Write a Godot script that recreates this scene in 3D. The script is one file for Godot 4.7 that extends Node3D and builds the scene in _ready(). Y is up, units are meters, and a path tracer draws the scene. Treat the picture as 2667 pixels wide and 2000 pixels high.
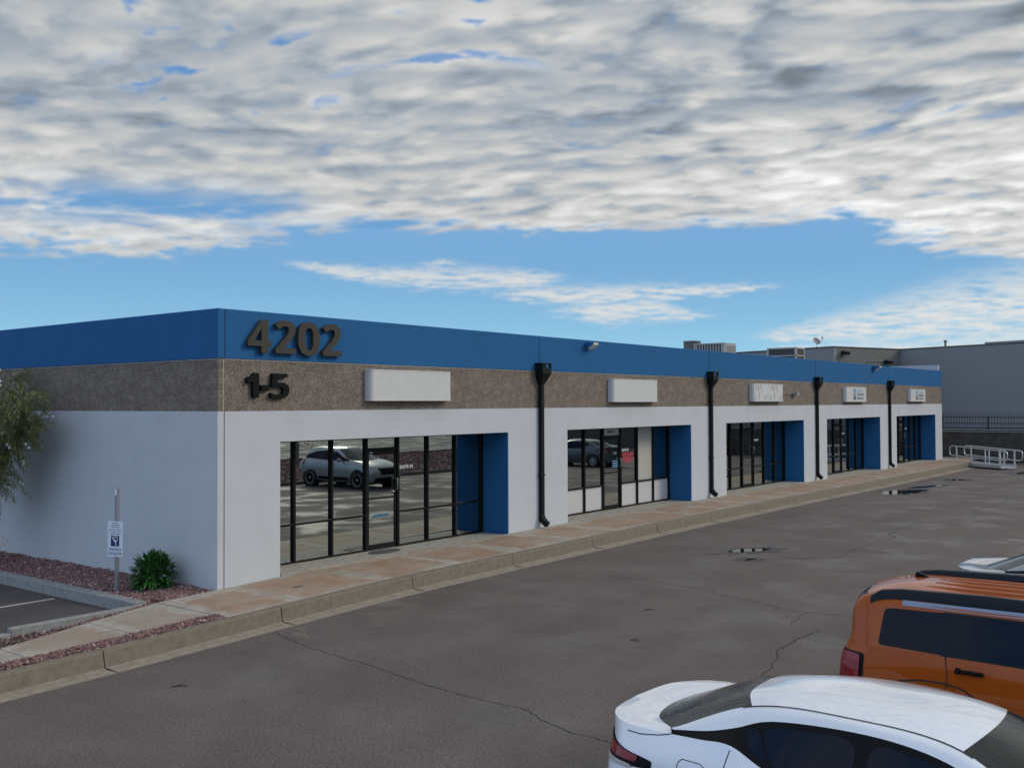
extends Node3D

const BAY := 9.284
const J0 := 0.139
const GLASS_Z := -0.75
var M := {}
var rng := RandomNumberGenerator.new()
var taken := {}

# ---------------------------------------------------------------- helpers
func lin(r: float, g: float, b: float) -> Color:
	return Color(r, g, b).linear_to_srgb()

func numbered(called: String) -> String:
	if not taken.has(called):
		taken[called] = 0
		return called
	taken[called] += 1
	return "%s_%03d" % [called, taken[called]]

func thing(called: String, label: String, category: String, at := Vector3.ZERO, turn := 0.0, group := "") -> Node3D:
	var o := Node3D.new()
	o.name = numbered(called)
	add_child(o)
	o.position = at
	o.rotation.y = turn
	tag(o, label, category, group)
	return o

func tag(o: Node, label: String, category: String, group := "", kind := "") -> void:
	if label != "": o.set_meta("label", label)
	if category != "": o.set_meta("category", category)
	if group != "": o.set_meta("group", group)
	if kind != "": o.set_meta("kind", kind)

func put(mesh: Mesh, called: String, mat: Material, parent: Node = self, at := Vector3.ZERO) -> MeshInstance3D:
	var o := MeshInstance3D.new()
	o.mesh = mesh
	o.material_override = mat
	o.position = at
	if parent == self:
		o.name = numbered(called)
		add_child(o)
	else:
		o.name = called
		parent.add_child(o, true)
	return o

func structure(mesh: Mesh, called: String, mat: Material) -> MeshInstance3D:
	var o := put(mesh, called, mat)
	o.set_meta("kind", "structure")
	return o

func st_new() -> SurfaceTool:
	var st := SurfaceTool.new()
	st.begin(Mesh.PRIMITIVE_TRIANGLES)
	st.set_smooth_group(-1)
	return st

func done(st: SurfaceTool) -> ArrayMesh:
	st.generate_normals()
	return st.commit()

func tri(st: SurfaceTool, a: Vector3, b: Vector3, c: Vector3) -> void:
	st.add_vertex(a)
	st.add_vertex(b)
	st.add_vertex(c)

# corners run clockwise seen from the front
func quad(st: SurfaceTool, a: Vector3, b: Vector3, c: Vector3, d: Vector3) -> void:
	tri(st, a, b, c)
	tri(st, a, c, d)

# box between two corners with chamfered edges
func box(st: SurfaceTool, lo: Vector3, hi: Vector3, bev := 0.0, xf := Transform3D.IDENTITY) -> void:
	var c := (lo + hi) * 0.5
	var h := (hi - lo) * 0.5
	h = h.abs()
	var b := minf(bev, minf(h.x, minf(h.y, h.z)) * 0.49)
	for ax in 3:
		for s in [-1.0, 1.0]:
			var n := Vector3.ZERO
			n[ax] = s
			var u := Vector3.ZERO
			u[(ax + 1) % 3] = 1.0
			var v := n.cross(u)
			var hu: float = h[(ax + 1) % 3] - b
			var hv: float = absf(v.dot(h)) - b
			var o := c + n * absf(h[ax])
			quad(st, xf * (o - u * hu - v * hv), xf * (o - u * hu + v * hv), xf * (o + u * hu + v * hv), xf * (o + u * hu - v * hv))
	if b <= 0.0: return
	for ax in 3:
		var a1 := (ax + 1) % 3
		var a2 := (ax + 2) % 3
		for s1 in [-1.0, 1.0]:
			for s2 in [-1.0, 1.0]:
				var p := Vector3.ZERO
				p[a1] = s1 * h[a1]
				p[a2] = s2 * (h[a2] - b)
				var q := Vector3.ZERO
				q[a1] = s1 * (h[a1] - b)
				q[a2] = s2 * h[a2]
				var e := Vector3.ZERO
				e[ax] = h[ax] - b
				if s1 * s2 > 0: quad(st, xf * (c + p - e), xf * (c + p + e), xf * (c + q + e), xf * (c + q - e))
				else: quad(st, xf * (c + p - e), xf * (c + q - e), xf * (c + q + e), xf * (c + p + e))
	for sx in [-1.0, 1.0]:
		for sy in [-1.0, 1.0]:
			for sz in [-1.0, 1.0]:
				var x := xf * (c + Vector3(sx * h.x, sy * (h.y - b), sz * (h.z - b)))
				var y := xf * (c + Vector3(sx * (h.x - b), sy * h.y, sz * (h.z - b)))
				var z := xf * (c + Vector3(sx * (h.x - b), sy * (h.y - b), sz * h.z))
				if sx * sy * sz > 0: tri(st, x, z, y)
				else: tri(st, x, y, z)

func boxm(lo: Vector3, hi: Vector3, bev := 0.0) -> ArrayMesh:
	var st := st_new()
	box(st, lo, hi, bev)
	return done(st)

# round tube along a path
func tube(st: SurfaceTool, pts: Array, radii, sides := 8, cap := true) -> void:
	var n := pts.size()
	var rings := []
	var up := Vector3.UP
	for i in n:
		var d: Vector3 = (pts[mini(i + 1, n - 1)] - pts[maxi(i - 1, 0)]).normalized()
		if absf(d.dot(up)) > 0.95: up = Vector3.RIGHT
		var a := d.cross(up).normalized()
		var b := a.cross(d).normalized()
		var r: float = radii[i] if radii is Array else radii
		var ring := []
		for k in sides:
			var t := TAU * k / sides
			ring.append(pts[i] + (a * cos(t) + b * sin(t)) * r)
		rings.append(ring)
		up = b
	st.set_smooth_group(0)
	for i in n - 1:
		for k in sides:
			var k2 := (k + 1) % sides
			quad(st, rings[i][k], rings[i][k2], rings[i + 1][k2], rings[i + 1][k])
	st.set_smooth_group(-1)
	if cap:
		for k in range(1, sides - 1):
			tri(st, rings[0][0], rings[0][k + 1], rings[0][k])
			tri(st, rings[n - 1][0], rings[n - 1][k], rings[n - 1][k + 1])

# grid of points (rows of equal length), smooth; keep(i,j) picks cells
func grid(st: SurfaceTool, g: Array, keep = null, flip := false, smooth := true) -> void:
	st.set_smooth_group(0 if smooth else -1)
	for i in g.size() - 1:
		var m: int = g[i].size()
		for j in m - 1:
			if keep != null and not keep.call(i, j): continue
			if flip: quad(st, g[i][j], g[i + 1][j], g[i + 1][j + 1], g[i][j + 1])
			else: quad(st, g[i][j], g[i][j + 1], g[i + 1][j + 1], g[i + 1][j])
	st.set_smooth_group(-1)

# prism: outline in a plane (a,b axes) pushed along n
func prism(st: SurfaceTool, outline: PackedVector2Array, o: Vector3, ax: Vector3, bx: Vector3, dep: Vector3) -> void:
	var ids := Geometry2D.triangulate_polygon(outline)
	var p := []
	for q in outline: p.append(o + ax * q.x + bx * q.y)
	for k in range(0, ids.size(), 3):
		tri(st, p[ids[k]] + dep, p[ids[k + 1]] + dep, p[ids[k + 2]] + dep)
		tri(st, p[ids[k]], p[ids[k + 2]], p[ids[k + 1]])
	var n := p.size()
	for i in n:
		var k := (i + 1) % n
		quad(st, p[i], p[k], p[k] + dep, p[i] + dep)

func lathe(st: SurfaceTool, prof: Array, o: Vector3, axis: Vector3, sides := 20) -> void:
	var a := axis.cross(Vector3(0.3, 0.9, 0.2)).normalized()
	var b := axis.cross(a).normalized()
	var g := []
	for q in prof:
		var row := []
		for k in sides + 1:
			var t := TAU * k / sides
			row.append(o + axis * q.y + (a * cos(t) + b * sin(t)) * q.x)
		g.append(row)
	grid(st, g, null, false, true)

func cat(p0, p1, p2, p3, t: float):
	return 0.5 * ((2.0 * p1) + (p2 - p0) * t + (2.0 * p0 - 5.0 * p1 + 4.0 * p2 - p3) * t * t + (3.0 * p1 - p0 - 3.0 * p2 + p3) * t * t * t)

# point on a Catmull-Rom curve, s runs 0 .. size-1
func curve(p: Array, s: float):
	var n := p.size()
	var i := clampi(int(floor(s)), 0, n - 2)
	var a = p[i - 1] if i > 0 else p[i] * 2.0 - p[i + 1]
	var d = p[i + 2] if i + 2 < n else p[i + 1] * 2.0 - p[i]
	return cat(a, p[i], p[i + 1], d, s - i)

func poly(table: Array, x: float) -> float:
	if x <= table[0][0]: return table[0][1]
	for i in table.size() - 1:
		if x <= table[i + 1][0]:
			var t: float = (x - table[i][0]) / (table[i + 1][0] - table[i][0])
			return lerpf(table[i][1], table[i + 1][1], t)
	return table[-1][1]

func noise(seed_: int, freq: float, oct := 4, kind := FastNoiseLite.TYPE_SIMPLEX_SMOOTH) -> FastNoiseLite:
	var n := FastNoiseLite.new()
	n.seed = seed_
	n.frequency = freq
	n.noise_type = kind
	n.fractal_octaves = oct
	if oct < 2: n.fractal_type = FastNoiseLite.FRACTAL_NONE
	return n

func bump(img: Image, strength: float) -> ImageTexture:
	var b: Image = img.duplicate()
	b.convert(Image.FORMAT_RGBA8)
	b.bump_map_to_normal_map(strength)
	return ImageTexture.create_from_image(b)

# tileable grey noise image with a tone between lo and hi
func ramp_tex(n: FastNoiseLite, size: int, stops: Array) -> ImageTexture:
	var img := n.get_seamless_image(size, size)
	var out := Image.create(size, size, false, Image.FORMAT_RGB8)
	var lut := []
	for k in 256:
		var x := k / 255.0
		var c: Color = stops[-1][1]
		for i in stops.size() - 1:
			if x <= stops[i + 1][0]:
				c = stops[i][1].lerp(stops[i + 1][1], clampf((x - stops[i][0]) / (stops[i + 1][0] - stops[i][0]), 0, 1))
				break
		lut.append([int(c.r * 255), int(c.g * 255), int(c.b * 255)])
	var d := img.get_data()
	var o := PackedByteArray()
	o.resize(size * size * 3)
	for k in size * size:
		var c = lut[d[k]]
		o[k * 3] = c[0]
		o[k * 3 + 1] = c[1]
		o[k * 3 + 2] = c[2]
	out.set_data(size, size, false, Image.FORMAT_RGB8, o)
	return ImageTexture.create_from_image(out)

func mat(c: Color, rough := 0.7, metal := 0.0) -> StandardMaterial3D:
	var m := StandardMaterial3D.new()
	m.albedo_color = c
	m.roughness = rough
	m.metallic = metal
	return m

func tri_mat(c: Color, rough: float, tex: Texture2D, scale: float, nrm: Texture2D = null, ns := 1.0) -> StandardMaterial3D:
	var m := mat(c, rough)
	m.uv1_triplanar = true
	m.uv1_world_triplanar = true
	m.uv1_scale = Vector3.ONE * scale
	m.albedo_texture = tex
	if nrm:
		m.normal_enabled = true
		m.normal_texture = nrm
		m.normal_scale = ns
	return m

# ---------------------------------------------------------------- site heights
var SIDE := [[-9.0, -0.29], [-4.5, -0.19], [-3.2, -0.165], [-2.2, -0.135], [-0.2, -0.075], [1.4, -0.03], [3.0, 0.0], [6.0, 0.02], [10.0, 0.045], [15.0, 0.06], [20.0, 0.06], [27.0, 0.03], [36.0, 0.0], [46.0, 0.0]]
func side_y(x: float) -> float:
	return poly(SIDE, x)
func lot_y(x: float, z: float) -> float:
	return side_y(x) - 0.235 - 0.004 * (clampf(z, 2.4, 17.0) - 2.4)

# ---------------------------------------------------------------- sky
var sn1: FastNoiseLite
var sn2: FastNoiseLite
var sn3: FastNoiseLite
var sn4: FastNoiseLite
var sn5: FastNoiseLite
var DECK := [[-180, 9.0], [-60, 8.5], [0, 7.6], [24.8, 7.9], [29.2, 8.0], [33.9, 8.4], [37.9, 9.1], [41.4, 9.6], [45, 10.2], [49.4, 9.9], [53.4, 9.5], [60.1, 9.75], [65.3, 9.85], [71, 9.6], [74, 8.4], [79.7, 7.4], [100, 6.5], [150, 8.0], [180, 9.0]]
# streaks of cloud under the deck: azimuth, elevation, half thickness, strength
var WISPS := [
	[[38.6, 8.1, 0.1], [41.0, 7.75, 0.22], [44.1, 7.4, 0.3], [47.0, 7.3, 0.42], [50.5, 7.25, 0.45], [53.5, 7.2, 0.35], [56.2, 7.25, 0.08]],
	[[50.5, 6.3, 0.08], [53.0, 6.35, 0.25], [57.4, 6.2, 0.42], [61.0, 6.35, 0.3], [64.0, 6.4, 0.18], [68.0, 6.55, 0.06]],
	[[53.6, 5.25, 0.06], [55.5, 5.3, 0.2], [58.0, 5.3, 0.55], [59.8, 5.5, 0.5], [62.5, 5.0, 0.15], [64.5, 5.0, 0.05]],
	[[46.0, 8.0, 0.05], [48.0, 8.1, 0.15], [50.5, 8.0, 0.05]],
	[[65.5, 3.75, 0.1], [68.0, 3.85, 0.3], [71.0, 4.1, 0.65], [75.0, 4.5, 1.1], [80.0, 4.8, 1.6], [90.0, 4.8, 1.8], [110.0, 4.6, 1.4], [130, 4.2, 0.4]],
	[[66.0, 3.0, 0.1], [72.0, 2.85, 0.28], [80.0, 2.8, 0.3], [95.0, 2.8, 0.3], [110.0, 2.8, 0.1]],
	[[-90.0, 5.0, 0.1], [-60.0, 5.4, 0.5], [-30.0, 5.2, 0.5], [-5.0, 5.4, 0.3], [12.0, 5.2, 0.05]],
]
func sky_color(d: Vector3) -> Vector3:
	var az := rad_to_deg(atan2(d.x, -d.z))
	var el := rad_to_deg(asin(clampf(d.y, -1, 1)))
	var e := maxf(el, 0.0)
	if el < -0.5: return Vector3(0.16, 0.15, 0.14)
	# clear air
	var t := 1.0 - exp(-e / 7.0)
	var blue := Vector3(0.43, 0.79, 0.93).lerp(Vector3(0.075, 0.235, 0.56), t)
	if e < 3.0: blue = blue.lerp(Vector3(0.56, 0.76, 0.87), (1.0 - e / 3.0) * 0.6)
	# towards the veiled sun
	var sunward := maxf(0.0, d.dot(Vector3(0.58, 0.50, 0.64).normalized()))
	# cloud layer as a flat sheet overhead
	var k := 1.0 / (sin(deg_to_rad(e)) + 0.04)
	var p := Vector2(d.x, d.z) * k
	var a := deg_to_rad(58.0)
	var q := Vector2(p.x * cos(a) + p.y * sin(a), -p.x * sin(a) + p.y * cos(a))
	var wx := sn4.get_noise_2d(q.x * 0.8, q.y * 0.8)
	var wy := sn4.get_noise_2d(q.x * 0.8 + 90.0, q.y * 0.8)
	var big := sn1.get_noise_2d(q.x * 0.55 + wx * 0.3, q.y * 0.8)
	var ripple := sn2.get_noise_2d(q.x * 1.55 + wx * 0.4, q.y * 2.0 - q.x * 0.3 + wy * 0.5)
	var fine := sn3.get_noise_2d(q.x * 4.6 + wx * 0.7, q.y * 5.4 - q.x * 0.8 + wy * 0.9)
	var cells := sn2.get_noise_2d(q.x * 3.9 + wx * 0.35 + 40.0, q.y * 5.6 - q.x * 0.6 + wy * 0.4)
	# rounded lumps of the layer, drawn out in rows
	var lump := 0.45 - sn5.get_noise_2d(q.x * 3.0 + ripple * 0.8 + wx * 0.5, q.y * 5.2 - q.x * 0.8 + fine * 0.5 + cells * 0.5) - 0.45 - 0.5
	var edge := poly(DECK, az)
	edge += cells * 0.35 + big * 0.9 + ripple * 0.55 + fine * 0.75
	var gap := 0.0
	if az > 5.0 and az < 44.0:
		var gm := 10.75 - maxf(0.0, az - 40.0) * 0.25
		gap = exp(-pow((el - gm) / 1.1, 2.0)) * smoothstep(5.0, 20.0, az) * (1.0 - smoothstep(37.0, 43.5, az))
	var dens := smoothstep(-0.25, 0.7, el - edge)
	# the sheet ends overhead; behind the camera to the left it thins to a bright veil
	var sheet := smoothstep(-1.3, -0.1, p.x + big * 0.9 + ripple * 0.3)
	
	dens *= 1.0 - gap * clampf(0.72 - ripple * 1.1 - fine * 0.6, 0.0, 1.0)
	var low := 1.0 - smoothstep(8.5, 17.5, el)
	# breaks in the sheet
	var hole := smoothstep(0.16, 0.40, cells * 0.45 - lump * 0.30 + ripple * 0.30 + fine * 0.34) * smoothstep(0.02, 0.30, big)
	dens *= 1.0 - hole * 0.95 * smoothstep(13.0, 16.0, el)
	var thin := smoothstep(0.20, 0.56, -cells * 0.5 - ripple * 0.4 - lump * 0.4 + fine * 0.35)
	dens *= 1.0 - thin * (0.30 + 0.35 * low)
	# low streaks
	var wisp := 0.0
	for w in WISPS:
		if az < w[0][0] or az > w[-1][0]: continue
		for i in w.size() - 1:
			if az <= w[i + 1][0]:
				var tt: float = (az - w[i][0]) / (w[i + 1][0] - w[i][0])
				var ce := lerpf(w[i][1], w[i + 1][1], tt)
				var th := lerpf(w[i][2], w[i + 1][2], tt)
				var strk := 0.9 * sn3.get_noise_2d(az * 0.5 + 300.0, el * 6.5 - az * 0.25) + 0.9 * sn2.get_noise_2d(az * 0.3, el * 3.4 + az * 0.18)
				var x := absf(el - ce + strk * 0.3) / (th * 1.45)
				wisp = maxf(wisp, (1.0 - smoothstep(0.1, 1.55, x)) * clampf(0.80 + strk * 1.1, 0.0, 1.0) * 0.9 * smoothstep(0.0, 2.5, minf(az - w[0][0], w[-1][0] - az)))
				break
	# thin cloud and cloud towards the sun is bright, thick cloud is grey underneath
	var lum := 0.42 + 0.23 * low + 0.30 * pow(sunward, 2.0)
	lum += (ripple * 0.14 + cells * 0.24 + lump * 0.26 + big * 0.16 + fine * 0.15) * (0.75 + 0.75 * sunward)
	lum = clampf(lum, 0.22, 1.0)
	var cl := Vector3(lum * 0.85, lum * 0.99, lum * 1.16).lerp(Vector3(lum * 0.99, lum, lum * 0.985), smoothstep(0.34, 0.62, lum))
	var c := blue.lerp(cl, clampf(dens, 0.0, 1.0))
	var wl := 0.72 + 0.12 * sunward + 0.06 * fine
	c = c.lerp(Vector3(wl * 1.0, wl, wl * 0.97), wisp * (1.0 - clampf(dens, 0.0, 1.0)))
	if sheet < 1.0 and el > 4.0:
		var veil := Vector3(0.40, 0.62, 1.10).lerp(Vector3(1.05, 1.08, 1.12), clampf(0.36 + ripple * 1.3 + fine * 0.45, 0.0, 0.95))
		c = c.lerp(veil, (1.0 - sheet) * smoothstep(4.0, 14.0, el))
	return c

func make_sky() -> Image:
	sn1 = noise(11, 0.9, 4)
	sn2 = noise(23, 0.9, 5)
	sn3 = noise(37, 0.9, 5)
	sn4 = noise(41, 0.8, 2)
	sn5 = noise(43, 1.0, 1, FastNoiseLite.TYPE_CELLULAR)
	sn5.cellular_return_type = FastNoiseLite.RETURN_DISTANCE
	var W := 4096
	var H := 2048
	var w := 512
	var h := 256
	var img := Image.create(w, h, false, Image.FORMAT_RGBF)
	for y in h:
		var th := PI * (y + 0.5) / h
		for x in w:
			var c := Vector3(0.16, 0.15, 0.14)
			if y < h / 2 + 2:
				var ph := TAU * (x + 0.5) / w
				c = sky_color(Vector3(sin(ph) * sin(th), cos(th), -cos(ph) * sin(th)))
			img.set_pixel(x, y, Color(c.x, c.y, c.z))
	img.resize(W, H, Image.INTERPOLATE_BILINEAR)
	var x0 := int(W * 14.0 / 360.0)
	var x1 := int(W * 90.0 / 360.0)
	var y0 := int(H * (90.0 - 27.0) / 180.0)
	var y1 := int(H * (90.0 + 1.0) / 180.0)
	for y in range(y0, y1):
		var th := PI * (y + 0.5) / H
		for x in range(x0, x1):
			var ph := TAU * (x + 0.5) / W
			var c := sky_color(Vector3(sin(ph) * sin(th), cos(th), -cos(ph) * sin(th)))
			img.set_pixel(x, y, Color(c.x, c.y, c.z))
	return img

# ---------------------------------------------------------------- main
func _ready() -> void:
	rng.seed = 4202
	# camera
	var cam := Camera3D.new()
	cam.name = "camera"
	add_child(cam)
	var yaw := 0.911
	var pit := 0.0196
	var rol := -0.004
	var fw := Vector3(sin(yaw) * cos(pit), sin(pit), -cos(yaw) * cos(pit))
	var rt := Vector3(cos(yaw), 0, sin(yaw))
	var up := rt.cross(fw)
	var r2 := rt * cos(rol) + up * sin(rol)
	var u2 := -rt * sin(rol) + up * cos(rol)
	cam.transform = Transform3D(Basis(r2, u2, -fw), Vector3(-10.369, 3.127, 14.496))
	cam.fov = rad_to_deg(2.0 * atan(1000.0 / 2572.4))
	cam.far = 4000.0
	cam.near = 0.1
	cam.current = true
	# sky
	var we := WorldEnvironment.new()
	we.name = "environment"
	var env := Environment.new()
	env.background_mode = Environment.BG_SKY
	var sky := Sky.new()
	var psm := PanoramaSkyMaterial.new()
	psm.panorama = ImageTexture.create_from_image(make_sky())
	sky.sky_material = psm
	env.sky = sky
	env.tonemap_mode = Environment.TONE_MAPPER_LINEAR
	env.tonemap_exposure = 1.0
	env.sdfgi_enabled = true
	env.ssao_enabled = true
	env.ssil_enabled = true
	we.environment = env
	add_child(we)
	# sun behind thin cloud, to the right of and behind the camera
	var sun := DirectionalLight3D.new()
	sun.name = "sun"
	sun.light_energy = 0.44
	sun.light_color = Color(1.0, 0.96, 0.9)
	sun.light_angular_distance = 18.0
	sun.shadow_enabled = true
	add_child(sun)
	sun.look_at_from_position(Vector3(0.52, 0.52, 0.70) * 50.0, Vector3.ZERO)
	print("sky done ", Time.get_ticks_msec())
	make_materials()
	print("materials ", Time.get_ticks_msec())
	make_ground()
	make_building()
	make_far_building()
	make_block_wall()
	print("structure ", Time.get_ticks_msec())
	make_signs()
	make_fittings()
	make_planting()
	make_street_things()
	print("things ", Time.get_ticks_msec())
	make_cars()
	print("cars ", Time.get_ticks_msec())

# ---------------------------------------------------------------- materials
func speckle(size: int, n1: FastNoiseLite, n2: FastNoiseLite, stops: Array, amount: float, grit: float, blotch := 0.5) -> Image:
	# stones or grit: fine cellular noise for the pieces, coarse noise for the blotches
	var a := n1.get_seamless_image(size, size).get_data()
	var b := n2.get_seamless_image(size, size).get_data()
	var r := RandomNumberGenerator.new()
	r.seed = n1.seed
	var o := PackedByteArray()
	o.resize(size * size * 3)
	for k in size * size:
		var x := clampf((a[k] / 255.0 - 0.5) * amount + (b[k] / 255.0 - 0.5) * blotch + 0.5 + r.randf_range(-grit, grit), 0.0, 1.0)
		var c: Color = stops[-1][1]
		for i in stops.size() - 1:
			if x <= stops[i + 1][0]:
				c = stops[i][1].lerp(stops[i + 1][1], (x - stops[i][0]) / (stops[i + 1][0] - stops[i][0]))
				break
		o[k * 3] = int(c.r * 255)
		o[k * 3 + 1] = int(c.g * 255)
		o[k * 3 + 2] = int(c.b * 255)
	return Image.create_from_data(size, size, false, Image.FORMAT_RGB8, o)

func make_materials() -> void:
	# painted concrete
	var soft := noise(3, 0.008, 5)
	var grain := noise(5, 0.12, 3)
	var paint_tex := ramp_tex(soft, 512, [[0.0, Color(0.965, 0.965, 0.96)], [0.5, Color(0.99, 0.99, 0.99)], [1.0, Color(1, 1, 1)]])
	var paint_n := bump(grain.get_seamless_image(512, 512), 1.2)
	M.grey_paint = tri_mat(lin(0.525, 0.55, 0.58), 0.75, paint_tex, 0.25, paint_n, 0.25)
	M.blue_paint = tri_mat(lin(0.026, 0.125, 0.295), 0.75, paint_tex, 0.25, paint_n, 0.25)
	M.lilac_paint = tri_mat(lin(0.42, 0.43, 0.50), 0.75, paint_tex, 0.25, paint_n, 0.25)
	M.blue_paint.metallic_specular = 0.2
	M.far_grey = tri_mat(lin(0.24, 0.25, 0.255), 0.85, paint_tex, 0.1, paint_n, 0.3)
	# exposed aggregate
	var cell := noise(7, 0.125, 1, FastNoiseLite.TYPE_CELLULAR)
	cell.cellular_return_type = FastNoiseLite.RETURN_CELL_VALUE
	var cellh := noise(7, 0.125, 1, FastNoiseLite.TYPE_CELLULAR)
	cellh.cellular_return_type = FastNoiseLite.RETURN_DISTANCE
	var blot := noise(9, 0.006, 4)
	var agg := speckle(1024, cell, blot, [[0.0, lin(0.06, 0.047, 0.037)], [0.3, lin(0.135, 0.108, 0.085)], [0.6, lin(0.21, 0.172, 0.138)], [0.85, lin(0.30, 0.255, 0.21)], [1.0, lin(0.48, 0.44, 0.38)]], 0.62, 0.06, 0.26)
	M.aggregate = tri_mat(Color.WHITE, 0.9, ImageTexture.create_from_image(agg), 0.5, bump(cellh.get_seamless_image(1024, 1024), 3.0), 1.0)
	M.seal_grey = mat(lin(0.24, 0.25, 0.25), 0.8)
	M.seal_light = mat(lin(0.42, 0.40, 0.37), 0.85)
	M.seal_blue = mat(lin(0.02, 0.07, 0.18), 0.7)
	# storefront
	M.frame = mat(lin(0.006, 0.0065, 0.007), 0.5)
	M.frame.metallic_specular = 0.3
	M.mirror_glass = mat(lin(0.40, 0.44, 0.43), 0.015, 1.0)
	M.blind = mat(lin(0.50, 0.48, 0.42), 0.35)
	M.blind.clearcoat_enabled = true
	M.blind.clearcoat = 1.0
	M.blind.clearcoat_roughness = 0.02
	M.infill = mat(lin(0.55, 0.54, 0.53), 0.45)
	M.white_vinyl = mat(lin(0.85, 0.85, 0.85), 0.5)
	M.red_vinyl = mat(lin(0.42, 0.03, 0.05), 0.5)
	M.blue_vinyl = mat(lin(0.12, 0.3, 0.5), 0.5)
	M.dark_vinyl = mat(lin(0.03, 0.03, 0.035), 0.5)
	# asphalt, 16 m tile
	var ag := noise(13, 0.22, 2, FastNoiseLite.TYPE_SIMPLEX_SMOOTH)
	var ab := noise(15, 0.004, 5)
	var asp := speckle(2048, ag, ab, [[0.0, lin(0.03, 0.028, 0.027)], [0.3, lin(0.082, 0.077, 0.075)], [0.6, lin(0.135, 0.126, 0.121)], [0.85, lin(0.20, 0.187, 0.178)], [1.0, lin(0.42, 0.39, 0.37)]], 0.55, 0.2, 0.2)
	M.asphalt = mat(Color.WHITE, 1.0)
	M.asphalt.albedo_texture = ImageTexture.create_from_image(asp)
	M.asphalt.vertex_color_use_as_albedo = true
	M.asphalt.normal_enabled = true
	M.asphalt.normal_texture = bump(noise(17, 0.45, 1).get_seamless_image(2048, 2048), 2.0)
	M.asphalt.normal_scale = 0.22
	M.asphalt.metallic_specular = 0.42
	var wet := noise(19, 0.007, 4)
	M.asphalt.roughness_texture = ramp_tex(wet, 1024, [[0.0, Color(0.36, 0.36, 0.36)], [0.28, Color(0.48, 0.48, 0.48)], [0.46, Color(0.74, 0.74, 0.74)], [1.0, Color(0.88, 0.88, 0.88)]])
	M.crack = mat(lin(0.026, 0.023, 0.021), 0.95)
	M.damp = tri_mat(lin(0.062, 0.057, 0.055), 0.32, M.asphalt.albedo_texture, 0.0625)
	M.damp.albedo_color = lin(0.5, 0.48, 0.47)
	M.puddle = mat(lin(0.02, 0.019, 0.018), 0.02)
	M.puddle.metallic_specular = 0.6
	M.line_paint = tri_mat(lin(0.45, 0.44, 0.38), 0.8, paint_tex, 0.6)
	# concrete
	var con := ramp_tex(noise(21, 0.012, 6), 1024, [[0.0, Color(0.82, 0.81, 0.78)], [0.5, Color(0.94, 0.935, 0.92)], [1.0, Color(1, 1, 1)]])
	var con_n := bump(noise(22, 0.2, 3).get_seamless_image(512, 512), 1.5)
	M.kerb = tri_mat(lin(0.20, 0.172, 0.132), 0.85, con, 0.45, con_n, 0.4)
	M.gutter = tri_mat(lin(0.31, 0.265, 0.215), 0.8, con, 0.4, con_n, 0.4)
	M.grey_concrete = tri_mat(lin(0.27, 0.28, 0.28), 0.85, con, 0.5, con_n, 0.4)
	M.dark_concrete = tri_mat(lin(0.13, 0.125, 0.115), 0.9, con, 0.5, con_n, 0.4)
	M.entry = tri_mat(lin(0.38, 0.36, 0.32), 0.75, con, 0.4, con_n, 0.3)
	M.soil = tri_mat(lin(0.075, 0.055, 0.045), 0.95, con, 1.3, con_n, 1.0)
	M.red_soil = tri_mat(lin(0.16, 0.085, 0.075), 0.95, con, 1.1, con_n, 1.0)
	# sidewalk: brown stain that has worn away along the joints, x -9..47, z 0..2
	var w := 2048
	var h := 160
	var img := Image.create(w, h, false, Image.FORMAT_RGB8)
	var n1 := noise(31, 1.1, 4)
	var n2 := noise(32, 0.35, 3)
	var n3 := noise(33, 6.0, 3)
	for y in h:
		var z := 2.0 * (y + 0.5) / h
		for x in w:
			var wx := -9.0 + 56.0 * (x + 0.5) / w
			var jd := 9.0
			for k in slab_x.size():
				jd = minf(jd, absf(wx - slab_x[k]))
			var bz := minf(z, 2.0 - z) * (1.0 if wx > -1.2 else 0.75)
			var dist := minf(jd * 0.8, bz * 0.62)
			var v := n1.get_noise_2d(wx * 1.2, z * 2.2) * 0.9 + n2.get_noise_2d(wx, z * 2.0) * 0.7 + n3.get_noise_2d(wx, z) * 0.25
			var far := 0.12 * n2.get_noise_2d(wx * 0.25, 40.0)
			var st := smoothstep(0.08, 0.30, dist * 1.15 + v * 0.24 - far + 0.05)
			st = clampf(st * (0.78 + 0.4 * n2.get_noise_2d(wx * 2.0 + 50.0, z * 3.0)), 0.0, 1.0)
			var pale := Color(0.40, 0.36, 0.30) * (0.9 + 0.22 * n3.get_noise_2d(wx * 0.6, z + 9.0) + 0.18 * n1.get_noise_2d(wx, z + 30.0))
			var brown := Color(0.295, 0.19, 0.12) * (1.0 + 0.25 * n1.get_noise_2d(wx * 2.0, z * 2.0 + 70.0))
			if wx < -0.9: brown = brown.lerp(Color(0.28, 0.23, 0.175), 0.7)
			var c := pale.lerp(brown, st)
			img.set_pixel(x, y, c.linear_to_srgb())
	M.sidewalk = mat(Color.WHITE, 0.72)
	M.sidewalk.albedo_texture = ImageTexture.create_from_image(img)
	M.sidewalk.normal_enabled = true
	M.sidewalk.normal_texture = bump(noise(34, 0.3, 3).get_seamless_image(512, 512), 1.0)
	M.sidewalk.normal_scale = 0.0
	# rock, metal, plants
	M.rock = mat(Color.WHITE, 0.85)
	M.rock.vertex_color_use_as_albedo = true
	M.galvanised = mat(lin(0.36, 0.37, 0.38), 0.42, 0.7)
	M.aluminium = mat(lin(0.62, 0.63, 0.65), 0.35, 0.6)
	M.black_metal = mat(lin(0.007, 0.010, 0.010), 0.55)
	M.black_metal.metallic_specular = 0.3
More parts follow.
